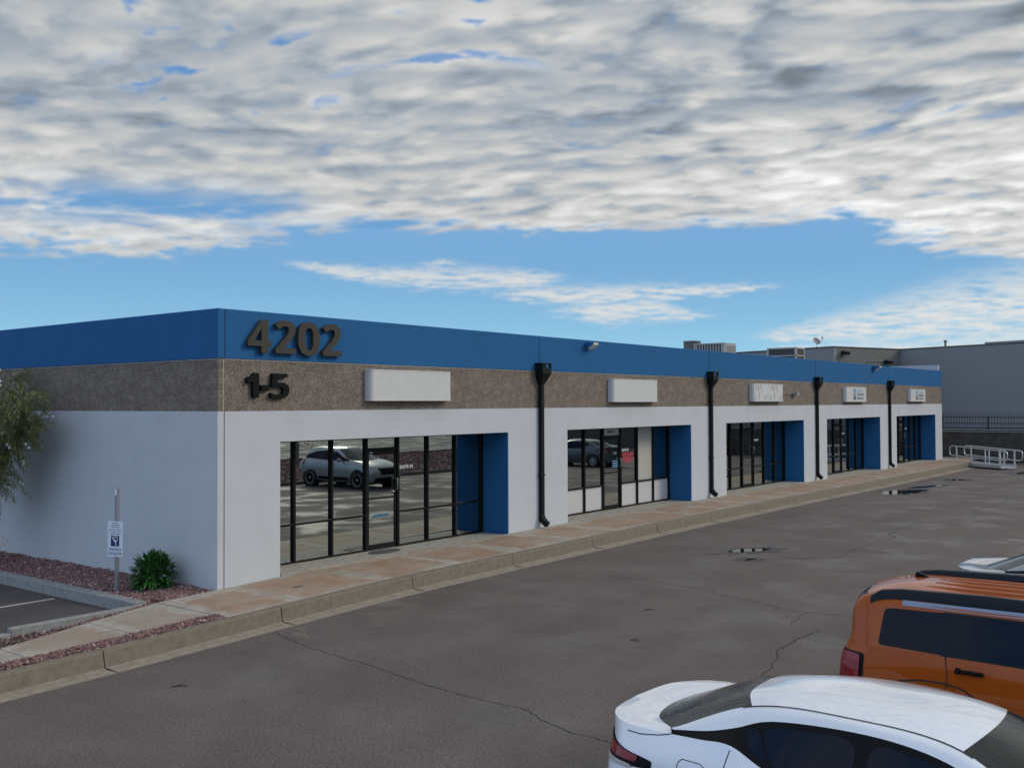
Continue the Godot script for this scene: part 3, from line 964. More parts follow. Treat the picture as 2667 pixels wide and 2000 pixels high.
func storefront(bld: Node3D, bay: int, fl: float) -> void:
	var b := bay * BAY
	var sf := Node3D.new()
	sf.name = "storefront"
	bld.add_child(sf, true)
	var zf := GLASS_Z
	var zb := GLASS_Z - 0.115
	var y0 := fl + 0.012
	var top := 2.436
	for k in 8:
		var w := 0.029 if k not in [3, 4] else 0.033
		put(boxm(Vector3(b + mull[k] - w, y0, zb), Vector3(b + mull[k] + w, top, zf), 0.004), "mullion", M.frame, sf)
	for k in 7:
		var xa: float = b + mull[k] + 0.033
		var xb: float = b + mull[k + 1] - 0.033
		put(boxm(Vector3(xa, top - 0.05, zb), Vector3(xb, top, zf - 0.004), 0.004), "head_rail", M.frame, sf)
		if k == 3: continue
		put(boxm(Vector3(xa, y0, zb), Vector3(xb, y0 + 0.045, zf - 0.004), 0.004), "sill_rail", M.frame, sf)
		put(boxm(Vector3(xa, 0.75, zb), Vector3(xb, 0.795, zf - 0.004), 0.004), "cross_rail", M.frame, sf)
		var low_m: Material = M.infill if bay == 1 else M.mirror_glass
		put(boxm(Vector3(xa - 0.01, y0 + 0.04, -0.815), Vector3(xb + 0.01, 0.755, -0.805)), "infill_panel" if bay == 1 else "pane", low_m, sf)
		var up_m: Material = M.blind if bay == 1 and k == 5 else M.mirror_glass
		var a := rng.randf_range(-0.0012, 0.0012)
		put(boxm(Vector3(xa - 0.01, 0.79, -0.815), Vector3(xb + 0.01, top - 0.045, -0.805)), "pane", up_m, sf)
	# door with transom
	var xa: float = b + mull[3] + 0.036
	var xb: float = b + mull[4] - 0.036
	put(boxm(Vector3(xa - 0.003, 2.125, zb), Vector3(xb + 0.003, 2.185, zf - 0.004), 0.004), "transom_bar", M.frame, sf)
	put(boxm(Vector3(xa - 0.01, 2.18, -0.815), Vector3(xb + 0.01, top - 0.045, -0.805)), "pane", M.infill if bay == 1 else M.mirror_glass, sf)
	if bay == 1:
		letters("SUITE 2", Vector2(b + 4.55, 2.25), Vector2(b + 4.93, 2.33), -0.803, 0.004, "lettering", M.dark_vinyl, sf)
	var door := Node3D.new()
	door.name = "door"
	bld.add_child(door, true)
	var dz := GLASS_Z - 0.03
	put(boxm(Vector3(xa, y0 + 0.008, dz - 0.045), Vector3(xa + 0.055, 2.12, dz), 0.004), "stile", M.frame, door)
	put(boxm(Vector3(xb - 0.055, y0 + 0.008, dz - 0.045), Vector3(xb, 2.12, dz), 0.004), "stile", M.frame, door)
	put(boxm(Vector3(xa + 0.055, 2.05, dz - 0.045), Vector3(xb - 0.055, 2.12, dz - 0.001), 0.004), "top_rail", M.frame, door)
	put(boxm(Vector3(xa + 0.055, y0 + 0.008, dz - 0.045), Vector3(xb - 0.055, y0 + 0.12, dz - 0.001), 0.004), "bottom_rail", M.frame, door)
	put(boxm(Vector3(xa + 0.055, 1.095, dz - 0.02), Vector3(xb - 0.055, 1.13, dz + 0.02), 0.006), "push_bar", M.frame, door)
	put(boxm(Vector3(xa + 0.05, 1.11, dz - 0.03), Vector3(xb - 0.05, 2.055, dz - 0.02)), "pane", M.mirror_glass, door)
	put(boxm(Vector3(xa + 0.05, y0 + 0.11, dz - 0.03), Vector3(xb - 0.05, 1.11, dz - 0.02)), "pane", M.mirror_glass, door)
	var h := st_new()
	var hx := xb - 0.028
	tube(h, [Vector3(hx, 1.26, dz), Vector3(hx, 1.26, dz + 0.05), Vector3(hx, 1.28, dz + 0.06), Vector3(hx, 1.48, dz + 0.06), Vector3(hx, 1.5, dz + 0.05), Vector3(hx, 1.5, dz)], 0.011, 8)
	put(done(h), "handle", M.galvanised, door)
	put(boxm(Vector3(b + mull[3] + 0.02, fl, zb), Vector3(b + mull[4] - 0.02, fl + 0.014, zf + 0.03), 0.004), "threshold", M.aluminium, door)
	if bay == 0:
		var k := st_new()
		lathe(k, [Vector2(0.0, 0.03), Vector2(0.024, 0.028), Vector2(0.03, 0.0)], Vector3(xb - 0.085, 1.22, dz - 0.02), Vector3(0, 0, 1), 14)
		put(done(k), "lock_cylinder", M.chrome, door)
		put(boxm(Vector3(xa + 0.06, 2.075, dz), Vector3(xa + 0.16, 2.1, dz + 0.004)), "closer_plate", M.galvanised, door)
	# vinyl lettering on the glass beside the door
	letters("SUITE 0%d" % (bay + 1), Vector2(b + 5.30, 1.70), Vector2(b + 5.72, 1.775), -0.8045, 0.003, "lettering", M.white_vinyl, sf)
	if bay == 1:
		for k in 5:
			var wv: float = [0.66, 0.64, 0.62, 0.62, 0.36][k]
			var cx: float = b + 5.68
			var yy := 1.655 - k * 0.062
			put(boxm(Vector3(cx - wv / 2, yy - 0.046, -0.8045), Vector3(cx + wv / 2, yy, -0.8015)), "red_notice_line", M.red_vinyl, sf)
		for k in 4:
			put(boxm(Vector3(b + 4.8, 1.42 - k * 0.055, dz - 0.0195), Vector3(b + 5.1, 1.45 - k * 0.055, dz - 0.0175)), "door_notice_line", M.blue_vinyl, door)

# ---------------------------------------------------------------- the grey building beyond
func make_far_building() -> void:
	var fb := thing("warehouse", "plain grey concrete warehouse behind the block wall and iron fence", "building")
	var p := Vector3(57.4, 0, -9.8)
	var dl := Vector3(0.339, 0, -0.941)
	var dr := Vector3(0.941, 0, 0.339)
	var top := 6.94
	var wall := func(a: Vector3, b: Vector3, inward: Vector3, called: String, m: Material) -> void:
		var st := st_new()
		var i := inward * 0.3
		var q := [a, b, b + i, a + i]
		for k in 4:
			var c: Vector3 = q[k]
			var d: Vector3 = q[(k + 1) % 4]
			quad(st, Vector3(c.x, top, c.z), Vector3(d.x, top, d.z), Vector3(d.x, -1.0, d.z), Vector3(c.x, -1.0, c.z))
		quad(st, q[0] + Vector3.UP * top, q[3] + Vector3.UP * top, q[2] + Vector3.UP * top, q[1] + Vector3.UP * top)
		put(done(st), called, m, fb)
	var ic := p + dr * 7.28
	wall.call(p + dl * 45.0, p, dr, "side_wall", M.far_grey)
	wall.call(p + dr * 0.302, ic, dl, "split_face_wall", M.split_block)
	wall.call(ic + dl * 0.3, ic - dl * 26.0, dr, "front_wall", M.far_grey)
	var st := st_new()
	for e in [[p + dl * 45.0, p], [p, ic], [ic, ic - dl * 26.0]]:
		var a: Vector3 = e[0]
		var b: Vector3 = e[1]
		tube(st, [a + Vector3(0, top + 0.03, 0), b + Vector3(0, top + 0.03, 0)], 0.05, 6)
	put(done(st), "roof_edge", M.dark_concrete, fb)
	# low step in the roofline
	var step := st_new()
	var s0 := ic - dl * 6.6
	box(step, Vector3(0, 0, 0), Vector3(14.0, 0.16, 0.3), 0.0, Transform3D(Basis(-dl, Vector3.UP, dr), s0 + Vector3(0, top + 0.03, 0)))
	put(done(step), "parapet_step", M.far_grey, fb)
	var vp := st_new()
	var vb := ic - dl * 3.0 + dr * 1.0
	tube(vp, [vb + Vector3(0, top - 0.5, 0), vb + Vector3(0, top + 0.45, 0)], 0.08, 8)
	tube(vp, [vb + Vector3(0, top + 0.42, 0), vb + Vector3(0, top + 0.56, 0)], 0.12, 8)
	put(done(vp), "vent_pipe", M.ac_grey, fb)
	# conduit on the split-face wall
	var cd := st_new()
	var o := -dl * 0.03
	tube(cd, [p + dr * 3.5 + o + Vector3(0, 4.9, 0), p + dr * 3.5 + o + Vector3(0, 6.0, 0), p + dr * 5.6 + o + Vector3(0, 6.05, 0)], 0.025, 6)
	put(done(cd), "conduit", M.ac_grey, fb)
	# lights fixed to the wall
	for e in [[0.95, 6.55, "black wall floodlight on the split-face wall near the corner"], [5.6, 6.0, "black wall floodlight at the end of the conduit on split-face wall"]]:
		var at: Vector3 = p + dr * e[0] - dl * 0.02
		var t := thing("wall_floodlight", e[2], "light", Vector3(at.x, e[1], at.z), atan2(-dl.x, -dl.z), "floodlights on the grey warehouse")
		put(boxm(Vector3(-0.1, -0.12, 0.0), Vector3(0.1, 0.12, 0.06), 0.01), "back_box", M.black_metal, t)
		var s := st_new()
		prism(s, PackedVector2Array([Vector2(0.06, 0.16), Vector2(0.46, 0.02), Vector2(0.40, -0.14), Vector2(0.06, -0.1)]), Vector3(-0.24, 0, 0), Vector3(0, 0, 1), Vector3(0, 1, 0), Vector3(0.48, 0, 0))
		put(done(s), "hood", M.black_metal, t)
		put(boxm(Vector3(-0.18, -0.16, 0.1), Vector3(0.18, -0.125, 0.36), 0.01), "lens", M.lens, t)
	var bx: Vector3 = p + dr * 0.75 - dl * 0.02
	var t2 := thing("speaker_box", "small grey box with round opening on the split-face wall", "box", Vector3(bx.x, 5.4, bx.z), atan2(-dl.x, -dl.z))
	put(boxm(Vector3(-0.28, -0.25, 0), Vector3(0.28, 0.25, 0.25), 0.03), "case", M.ac_grey, t2)
	var rg := st_new()
	lathe(rg, [Vector2(0.0, 0.012), Vector2(0.1, 0.012), Vector2(0.12, 0.0)], Vector3(0.1, 0.02, 0.251), Vector3(0, 0, 1), 16)
	put(done(rg), "opening", M.ac_dark, t2)
	# satellite dish
	var da := p + dl * 1.9 + dr * 0.5
	var ds := thing("satellite_dish", "round grey satellite dish on a mast above the warehouse roof", "dish", Vector3(da.x, top + 0.02, da.z), 0.0)
	ds.scale = Vector3.ONE * 0.38
	var ms := st_new()
	tube(ms, [Vector3(0, -0.4, 0), Vector3(0, 0.75, 0), Vector3(0.02, 0.95, 0.02)], 0.05, 8)
	put(done(ms), "mast", M.galvanised, ds)
	# the bowl opens up and to the right of the view
	var ax := Vector3(-0.40, 0.55, 0.73).normalized()
	var dm := st_new()
	var pr := []
	for k in 8: pr.append(Vector2(0.78 * k / 7.0, 0.22 * pow(k / 7.0, 2.0)))
	lathe(dm, pr, Vector3(0.0, 1.35, 0.0) - ax * 0.15, ax, 28)
	var pr2 := []
	for k in 8: pr2.append(Vector2(0.78 * k / 7.0, 0.22 * pow(k / 7.0, 2.0) - 0.025))
	lathe(dm, pr2, Vector3(0.0, 1.35, 0.0) - ax * 0.15, ax, 28)
	put(done(dm), "reflector", M.ac_grey, ds)
	var am := st_new()
	var tip := Vector3(-0.18, 1.95, 1.15)
	tube(am, [Vector3(0, 0.95, 0.15), Vector3(0.02, 1.25, 0.85), tip], 0.04, 6)
	put(done(am), "feed_arm", M.galvanised, ds)
	var fd := st_new()
	box(fd, Vector3(-0.1, -0.12, -0.16), Vector3(0.1, 0.12, 0.16), 0.03, Transform3D(Basis(Vector3(1, 0, 0), 0.7), tip))
	put(done(fd), "feed_horn", M.ac_grey, ds)
	var gy := st_new()
	tube(gy, [tip, Vector3(0.5, 0.35, 1.9)], 0.014, 5)
	put(done(gy), "guy_wire", M.ac_grey, ds)

# ---------------------------------------------------------------- block wall and iron fence
func make_block_wall() -> void:
	var wl := thing("block_wall", "weathered dark concrete block wall behind the aluminium ramp", "wall", Vector3(49.4, 0, 0))
	put(boxm(Vector3(0.012, -1.0, -26.0), Vector3(0.2, 1.40, 30.0)), "mortar_core", M.mortar, wl)
	var shapes := []
	for k in 3:
		var st := st_new()
		box(st, Vector3(0, 0.004, 0.004), Vector3(0.02 + 0.003 * k, 0.196, 0.396), 0.006)
		shapes.append(done(st))
	for c in 8:
		for k in 34:
			var z := -1.2 + k * 0.4 + (0.2 if c % 2 == 1 else 0.0)
			var o := put(shapes[rng.randi() % 3], "block", M.block[rng.randi() % 5], wl)
			o.position = Vector3(-0.004 - rng.randf() * 0.004, 1.40 - (c + 1) * 0.2, z)
			o.scale.x = 1.0
	put(boxm(Vector3(-0.06, 1.405, -26), Vector3(0.28, 1.455, 30), 0.008), "cap", M.seal_grey, wl)
	put(boxm(Vector3(-0.02, 1.456, -26), Vector3(0.25, 1.53, 30), 0.008), "cap", M.dark_concrete, wl)
	put(boxm(Vector3(-0.06, 1.531, -26), Vector3(0.28, 1.56, 30), 0.006), "cap", M.seal_grey, wl)
	var fn := thing("iron_fence", "black iron picket fence with curved tips standing on the block wall", "fence", Vector3(49.45, 1.56, 0))
	for r in [[0.08, 0.03], [0.345, 0.022], [0.68, 0.022]]:
		put(boxm(Vector3(-0.02, r[0] - r[1], -2.0), Vector3(0.02, r[0] + r[1], 14.0), 0.003), "rail", M.black_iron, fn)
	var pk := st_new()
	tube(pk, [Vector3(0, 0.02, 0), Vector3(0, 0.72, 0), Vector3(-0.02, 0.82, 0), Vector3(-0.07, 0.895, 0), Vector3(-0.13, 0.92, 0)], 0.011, 5)
	var pm := done(pk)
	for k in 112:
		put(pm, "picket", M.black_iron, fn, Vector3(0.0, 0, -1.9 + k * 0.141))
	for z in [-0.7, 1.72, 4.14, 6.56, 8.98, 11.4, 13.8]:
		put(boxm(Vector3(-0.028, 0.0, z - 0.03), Vector3(0.028, 0.74, z + 0.03), 0.004), "post", M.black_iron, fn)

# ---------------------------------------------------------------- signs
func make_signs() -> void:
	var a := thing("address_sign", "large bronze raised numerals 4202 on the blue parapet", "sign", Vector3(0, 0, 0))
	for c in [["4", 0.565, 1.085, 4.05, 4.645], ["2", 1.17, 1.645, 4.055, 4.665], ["0", 1.70, 2.225, 4.035, 4.665], ["2", 2.30, 2.77, 4.05, 4.665]]:
		letters(c[0], Vector2(c[1], c[3]), Vector2(c[2], c[4]), 0.03, 0.075, "numeral", M.bronze, a)
	var b := thing("suite_range_sign", "thick black raised figures 1-5 on the pebble band", "sign", Vector3(0, 0, 0))
	var one := st_new()
	prism(one, PackedVector2Array([Vector2(0.835, 3.25), Vector2(0.705, 3.25), Vector2(0.705, 3.545), Vector2(0.585, 3.50), Vector2(0.585, 3.60), Vector2(0.70, 3.645), Vector2(0.735, 3.69), Vector2(0.835, 3.69)]), Vector3(0, 0, -0.01), Vector3(1, 0, 0), Vector3(0, 1, 0), Vector3(0, 0, 0.075))
	put(done(one), "numeral", M.black_letter, b)
	put(boxm(Vector3(0.885, 3.37, -0.01), Vector3(1.06, 3.475, 0.065), 0.004), "hyphen", M.black_letter, b)
	letters("5", Vector2(1.10, 3.225), Vector2(1.52, 3.69), -0.01, 0.075, "numeral", M.black_letter, b)
	var specs := [
		[3.50, 5.95, 3.20, 3.81, "blank white sign box over the suite 01 entrance beside the 1-5 figures", M.sign_white],
		[12.62, 15.09, 3.165, 3.775, "clean blank white sign box above the white panelled storefront", M.sign_white],
		[21.78, 24.37, 3.17, 3.77, "blank white sign box streaked with grey peeling, wall light beside it", M.sign_worn],
		[31.10, 33.65, 3.145, 3.76, "white seating and mobility sign box nearer the blank sign boxes", M.sign_white],
		[40.32, 42.92, 3.15, 3.745, "white seating and mobility sign box nearest the far building corner", M.sign_white]]
	for i in 5:
		var s = specs[i]
		var w: float = s[1] - s[0]
		var h: float = s[3] - s[2]
		var t := thing("sign_box", s[4], "sign", Vector3(s[0], s[2], -0.012), 0.0, "sign boxes along the pebble band")
		var out := PackedVector2Array([Vector2(0, 0)])
		for k in 7:
			var an := PI - (PI / 2) * k / 6.0
			out.append(Vector2(0.09 + 0.09 * cos(an), 0.09 + 0.09 * sin(an)))
		for k in 7:
			var an := PI / 2 - (PI / 2) * k / 6.0
			out.append(Vector2(w - 0.09 + 0.09 * cos(an), 0.09 + 0.09 * sin(an)))
		out.append(Vector2(w, 0))
		var st := st_new()
		prism(st, out, Vector3(0, 0, 0), Vector3(1, 0, 0), Vector3(0, 0, 1), Vector3(0, h, 0))
		put(done(st), "cabinet", s[5], t)
		for y in [0.0, h]:
			var rim := st_new()
			var grown := PackedVector2Array()
			for q in out: grown.append(Vector2(w * 0.5 + (q.x - w * 0.5) * (1.0 + 0.012 / w), q.y + (0.006 if q.y > 0.0 else 0.0)))
			prism(rim, grown, Vector3(0, y - 0.012, 0), Vector3(1, 0, 0), Vector3(0, 0, 1), Vector3(0, 0.024, 0))
			put(done(rim), "edge_trim", M.sign_white, t)
		if i >= 3:
			var z := 0.1805
			letters("NATIONAL", Vector2(w * 0.50, h * 0.66), Vector2(w * 0.80, h * 0.84), z, 0.003, "lettering", mat_once("logo_light", lin(0.25, 0.48, 0.62)), t)
			letters("SEATING &", Vector2(w * 0.50, h * 0.41), Vector2(w * 0.86, h * 0.59), z, 0.003, "lettering", mat_once("logo_dark", lin(0.035, 0.07, 0.11)), t)
			letters("MOBILITY", Vector2(w * 0.50, h * 0.14), Vector2(w * 0.84, h * 0.31), z, 0.003, "lettering", mat_once("logo_grey", lin(0.08, 0.12, 0.17)), t)
			var lg := Vector3(w * 0.385, h * 0.5, z)
			for part in [[0.0, PI, "logo_arc", mat_once("logo_blue", lin(0.08, 0.30, 0.55)), h * 0.40, h * 0.21], [PI, TAU, "logo_arc", mat_once("logo_dark", lin(0.035, 0.07, 0.11)), h * 0.40, h * 0.21]]:
				var ar := PackedVector2Array()
				var a0: float = part[0] + 0.12
				var a1: float = part[1] - 0.12
				for k in 13:
					var an := lerpf(a0, a1, k / 12.0)
					ar.append(Vector2(cos(an) * part[4] * 0.72, sin(an) * part[4] * 1.05))
				for k in 13:
					var an := lerpf(a1, a0, k / 12.0)
					ar.append(Vector2(cos(an) * part[5] * 0.8, sin(an) * part[5] * 0.95))
				var sa := st_new()
				prism(sa, ar, lg, Vector3(1, 0, 0), Vector3(0, 1, 0), Vector3(0, 0, 0.003))
				put(done(sa), part[2], part[3], t)
			var dot := PackedVector2Array()
			for k in 14: dot.append(Vector2(cos(TAU * k / 14.0) * h * 0.075, sin(TAU * k / 14.0) * h * 0.1))
			var sd := st_new()
			prism(sd, dot, lg, Vector3(1, 0, 0), Vector3(0, 1, 0), Vector3(0, 0, 0.003))
			put(done(sd), "logo_dot", mat_once("logo_dark", lin(0.035, 0.07, 0.11)), t)

func mat_once(key: String, c: Color) -> StandardMaterial3D:
	if not M.has(key): M[key] = mat(c, 0.5)
	return M[key]

# ---------------------------------------------------------------- things fixed to the building
func make_fittings() -> void:
	var where := ["black downspout with collector box beside the suite 01 sign box", "black downspout between the panelled storefront and the peeling sign", "black downspout between the peeling sign box and a mobility sign", "black downspout between the two seating and mobility signs"]
	for i in 4:
		var x := J0 + (i + 1) * BAY
		var t := thing("downspout", where[i], "downspout", Vector3(x, 0, 0), 0.0, "downspouts along the front")
		var s := st_new()
		# collector box with open slots
		box(s, Vector3(-0.195, 4.09, 0.003), Vector3(0.195, 4.12, 0.25), 0.004)
		box(s, Vector3(-0.185, 3.86, 0.228), Vector3(0.185, 4.0, 0.245))
		box(s, Vector3(-0.185, 4.0, 0.228), Vector3(-0.1, 4.09, 0.245))
		box(s, Vector3(0.14, 4.0, 0.228), Vector3(0.185, 4.09, 0.245))
		for sx in [-0.185, 0.17]:
			box(s, Vector3(sx, 3.86, 0.003), Vector3(sx + 0.015, 4.0, 0.227))
			box(s, Vector3(sx, 4.0, 0.003), Vector3(sx + 0.015, 4.09, 0.07))
			box(s, Vector3(sx, 4.0, 0.17), Vector3(sx + 0.015, 4.09, 0.227))
		put(done(s), "collector_box", M.black_metal if i > 0 else M.black_metal, t)
		var f := st_new()
		var up := [Vector3(-0.185, 3.86, 0.245), Vector3(0.185, 3.86, 0.245), Vector3(0.185, 3.86, 0.003), Vector3(-0.185, 3.86, 0.003)]
		var lw := [Vector3(-0.063, 3.6, 0.118), Vector3(0.063, 3.6, 0.118), Vector3(0.063, 3.6, 0.01), Vector3(-0.063, 3.6, 0.01)]
		for k in 4: quad(f, up[k], up[(k + 1) % 4], lw[(k + 1) % 4], lw[k])
		quad(f, up[3], up[2], up[1], up[0])
		quad(f, lw[0], lw[1], lw[2], lw[3])
		put(done(f), "funnel", M.black_metal, t)
		var by := side_y(x)
		put(boxm(Vector3(-0.06, by + 0.3, 0.012), Vector3(0.06, 3.62, 0.114), 0.01), "pipe", M.black_metal, t)
		var e := st_new()
		var prof := PackedVector2Array([Vector2(0.01, by + 0.31), Vector2(0.117, by + 0.31), Vector2(0.135, by + 0.25), Vector2(0.27, by + 0.14), Vector2(0.20, by + 0.04), Vector2(0.045, by + 0.15), Vector2(0.012, by + 0.22)])
		prism(e, prof, Vector3(-0.063, 0, 0), Vector3(0, 0, 1), Vector3(0, 1, 0), Vector3(0.126, 0, 0))
		put(done(e), "elbow", M.black_metal, t)
		for y in [3.1, 1.3]:
			put(boxm(Vector3(-0.085, by + y, 0.003), Vector3(0.085, by + y + 0.03, 0.121), 0.004), "strap", M.black_metal, t)
	# wall lights
	for l in [[11.58, 4.65, "blue-cased wall light on the parapet above the second storefront", M.blue_paint, 0.0, 0.78], [35.12, 4.66, "blue-cased wall light on the parapet above the nearer mobility sign", M.blue_paint, 0.0, 0.9], [25.7, 3.40, "grey wall light on the pebble band beside the peeling sign box", M.ac_grey, -0.014, 0.6]]:
		var t := thing("wall_light", l[2], "light", Vector3(l[0], l[1], l[4]))
		t.scale = Vector3.ONE * l[5]
		put(boxm(Vector3(-0.11, -0.11, 0.002), Vector3(0.11, 0.11, 0.1), 0.01), "back_box", l[3], t)
		var s := st_new()
		prism(s, PackedVector2Array([Vector2(0.1, 0.12), Vector2(0.33, 0.10), Vector2(0.35, 0.04), Vector2(0.12, -0.1), Vector2(0.1, -0.1)]), Vector3(-0.15, 0, 0), Vector3(0, 0, 1), Vector3(0, 1, 0), Vector3(0.3, 0, 0))
		put(done(s), "hood", l[3], t)
		var g := st_new()
		prism(g, PackedVector2Array([Vector2(0.365, 0.085), Vector2(0.37, 0.02), Vector2(0.16, -0.125), Vector2(0.125, -0.105), Vector2(0.352, 0.038), Vector2(0.34, 0.085)]), Vector3(-0.135, 0, 0), Vector3(0, 0, 1), Vector3(0, 1, 0), Vector3(0.27, 0, 0))
		put(done(g), "lens", M.lens, t)
		if l[0] > 20.0 and l[0] < 30.0:
			var c := st_new()
			tube(c, [Vector3(-2.2, 0.06, 0.05), Vector3(-0.11, 0.06, 0.05)], 0.02, 6)
			put(done(c), "conduit", M.ac_grey, t)
	# roof plant
	var ac := thing("rooftop_air_conditioner", "pale louvred air conditioner on the roof with a round duct behind", "air conditioner", Vector3(30.35, 4.25, -6.55))
	put(boxm(Vector3(0, 0.0, 0), Vector3(1.15, 1.50, 1.5), 0.015), "casing", M.ac_dark, ac)
	for z in [0.0, 1.42]: put(boxm(Vector3(-0.03, 0.0, z), Vector3(0.05, 1.52, z + 0.09), 0.006), "corner_post", M.ac_white, ac)
	put(boxm(Vector3(-0.04, 1.5, -0.02), Vector3(1.18, 1.56, 1.53), 0.01), "top_panel", M.ac_white, ac)
	put(boxm(Vector3(-0.03, 1.02, 0.0), Vector3(0.02, 1.08, 1.5), 0.006), "rail", M.ac_white, ac)
	for k in 10:
		put(boxm(Vector3(-0.02, 1.08, 0.12 + k * 0.137), Vector3(0.02, 1.5, 0.17 + k * 0.137), 0.004), "fin", M.ac_white, ac)
	put(boxm(Vector3(0.05, 0.0, 1.495), Vector3(1.17, 1.505, 1.53), 0.01), "end_panel", M.ac_white, ac)
	put(boxm(Vector3(0.18, 1.05, 1.53), Vector3(1.05, 1.44, 1.545), 0.004), "grille", M.ac_grey, ac)
	var cy := thing("roof_duct", "round grey sheet-metal duct standing behind the louvred air conditioner", "duct", Vector3(31.7, 4.35, -7.35))
	var cs := st_new()
	lathe(cs, [Vector2(0.40, -0.15), Vector2(0.40, 1.62), Vector2(0.42, 1.63), Vector2(0.42, 1.68), Vector2(0.0, 1.71)], Vector3.ZERO, Vector3.UP, 26)
	put(done(cs), "casing", M.ac_grey, cy)
	var ev := thing("rooftop_cooler", "low rooftop cooler with white frame and dark open sides", "cooler", Vector3(38.6, 4.52, -6.6))
	put(boxm(Vector3(0.03, 0.0, 0.03), Vector3(1.1, 1.36, 1.55), 0.0), "core", M.ac_dark, ev)
	put(boxm(Vector3(0, 1.36, 0), Vector3(1.15, 1.44, 1.6), 0.01), "top_frame", M.ac_white, ev)
	put(boxm(Vector3(0, 0.98, 0), Vector3(1.15, 1.04, 1.6), 0.006), "lower_frame", M.ac_white, ev)
	for q in [Vector2(0, 0), Vector2(0, 1.5), Vector2(1.05, 1.5), Vector2(1.05, 0)]:
		put(boxm(Vector3(q.x, 0, q.y), Vector3(q.x + 0.1, 1.359, q.y + 0.1), 0.006), "corner_post", M.ac_white, ev)

# ---------------------------------------------------------------- rocks and plants
func rock_mesh(seed_: int) -> ArrayMesh:
	var r := RandomNumberGenerator.new()
	r.seed = seed_
	var base := [Vector3(1, 0, 0), Vector3(-1, 0, 0), Vector3(0, 1, 0), Vector3(0, -1, 0), Vector3(0, 0, 1), Vector3(0, 0, -1), Vector3(0.7, 0.6, 0.6), Vector3(-0.6, 0.55, -0.7)]
	var p := []
	for b in base: p.append(b * r.randf_range(0.75, 1.15) + Vector3(r.randf_range(-0.2, 0.2), r.randf_range(-0.2, 0.2), r.randf_range(-0.2, 0.2)))
	var st := st_new()
	for f in [[2, 6, 0], [2, 4, 6], [6, 4, 0], [2, 1, 4], [2, 0, 5], [2, 5, 7], [2, 7, 1], [7, 5, 1], [3, 0, 4], [3, 4, 1], [3, 1, 5], [3, 5, 0]]:
		tri(st, p[f[0]], p[f[2]], p[f[1]])
	return done(st)

func rocks(called: String, label: String, count: int, place: Callable, smin: float, smax: float, seed_: int) -> void:
	var r := RandomNumberGenerator.new()
	r.seed = seed_
	var mm := MultiMesh.new()
	mm.transform_format = MultiMesh.TRANSFORM_3D
	mm.use_colors = true
	mm.mesh = rock_mesh(seed_)
	mm.instance_count = count
	for k in count:
		var q: Vector3 = place.call(r)
		var s := r.randf_range(smin, smax)
		var b := Basis.from_euler(Vector3(r.randf() * TAU, r.randf() * TAU, r.randf() * TAU)) * Basis.from_scale(Vector3(s * r.randf_range(0.8, 1.5), s * r.randf_range(0.55, 1.0), s))
		mm.set_instance_transform(k, Transform3D(b, q))
		var v := r.randf()
		var c := Color(0.15, 0.078, 0.072).lerp(Color(0.27, 0.155, 0.145), v)
		if v > 0.93: c = Color(0.42, 0.33, 0.30)
		elif v < 0.12: c = Color(0.085, 0.055, 0.05)
		mm.set_instance_color(k, c)
	var o := MultiMeshInstance3D.new()
	o.name = numbered(called)
	o.multimesh = mm
	o.material_override = M.rock
	add_child(o)
	tag(o, label, "gravel", "", "stuff")

# narrow folded leaf
func leaf(st: SurfaceTool, o: Vector3, d: Vector3, up: Vector3, length: float, width: float, c: Color, droop := 0.15) -> void:
	var s := d.cross(up).normalized()
	var n := s.cross(d).normalized()
	var m := o + d * length * 0.45 + n * length * 0.03
	var e := o + d * length - n * length * droop
	var l := m + s * width * 0.5 + n * width * 0.16
	var r := m - s * width * 0.5 + n * width * 0.16
	st.set_color(c)
	tri(st, o, l, m)
	tri(st, o, m, r)
	tri(st, m, l, e)
	tri(st, m, e, r)

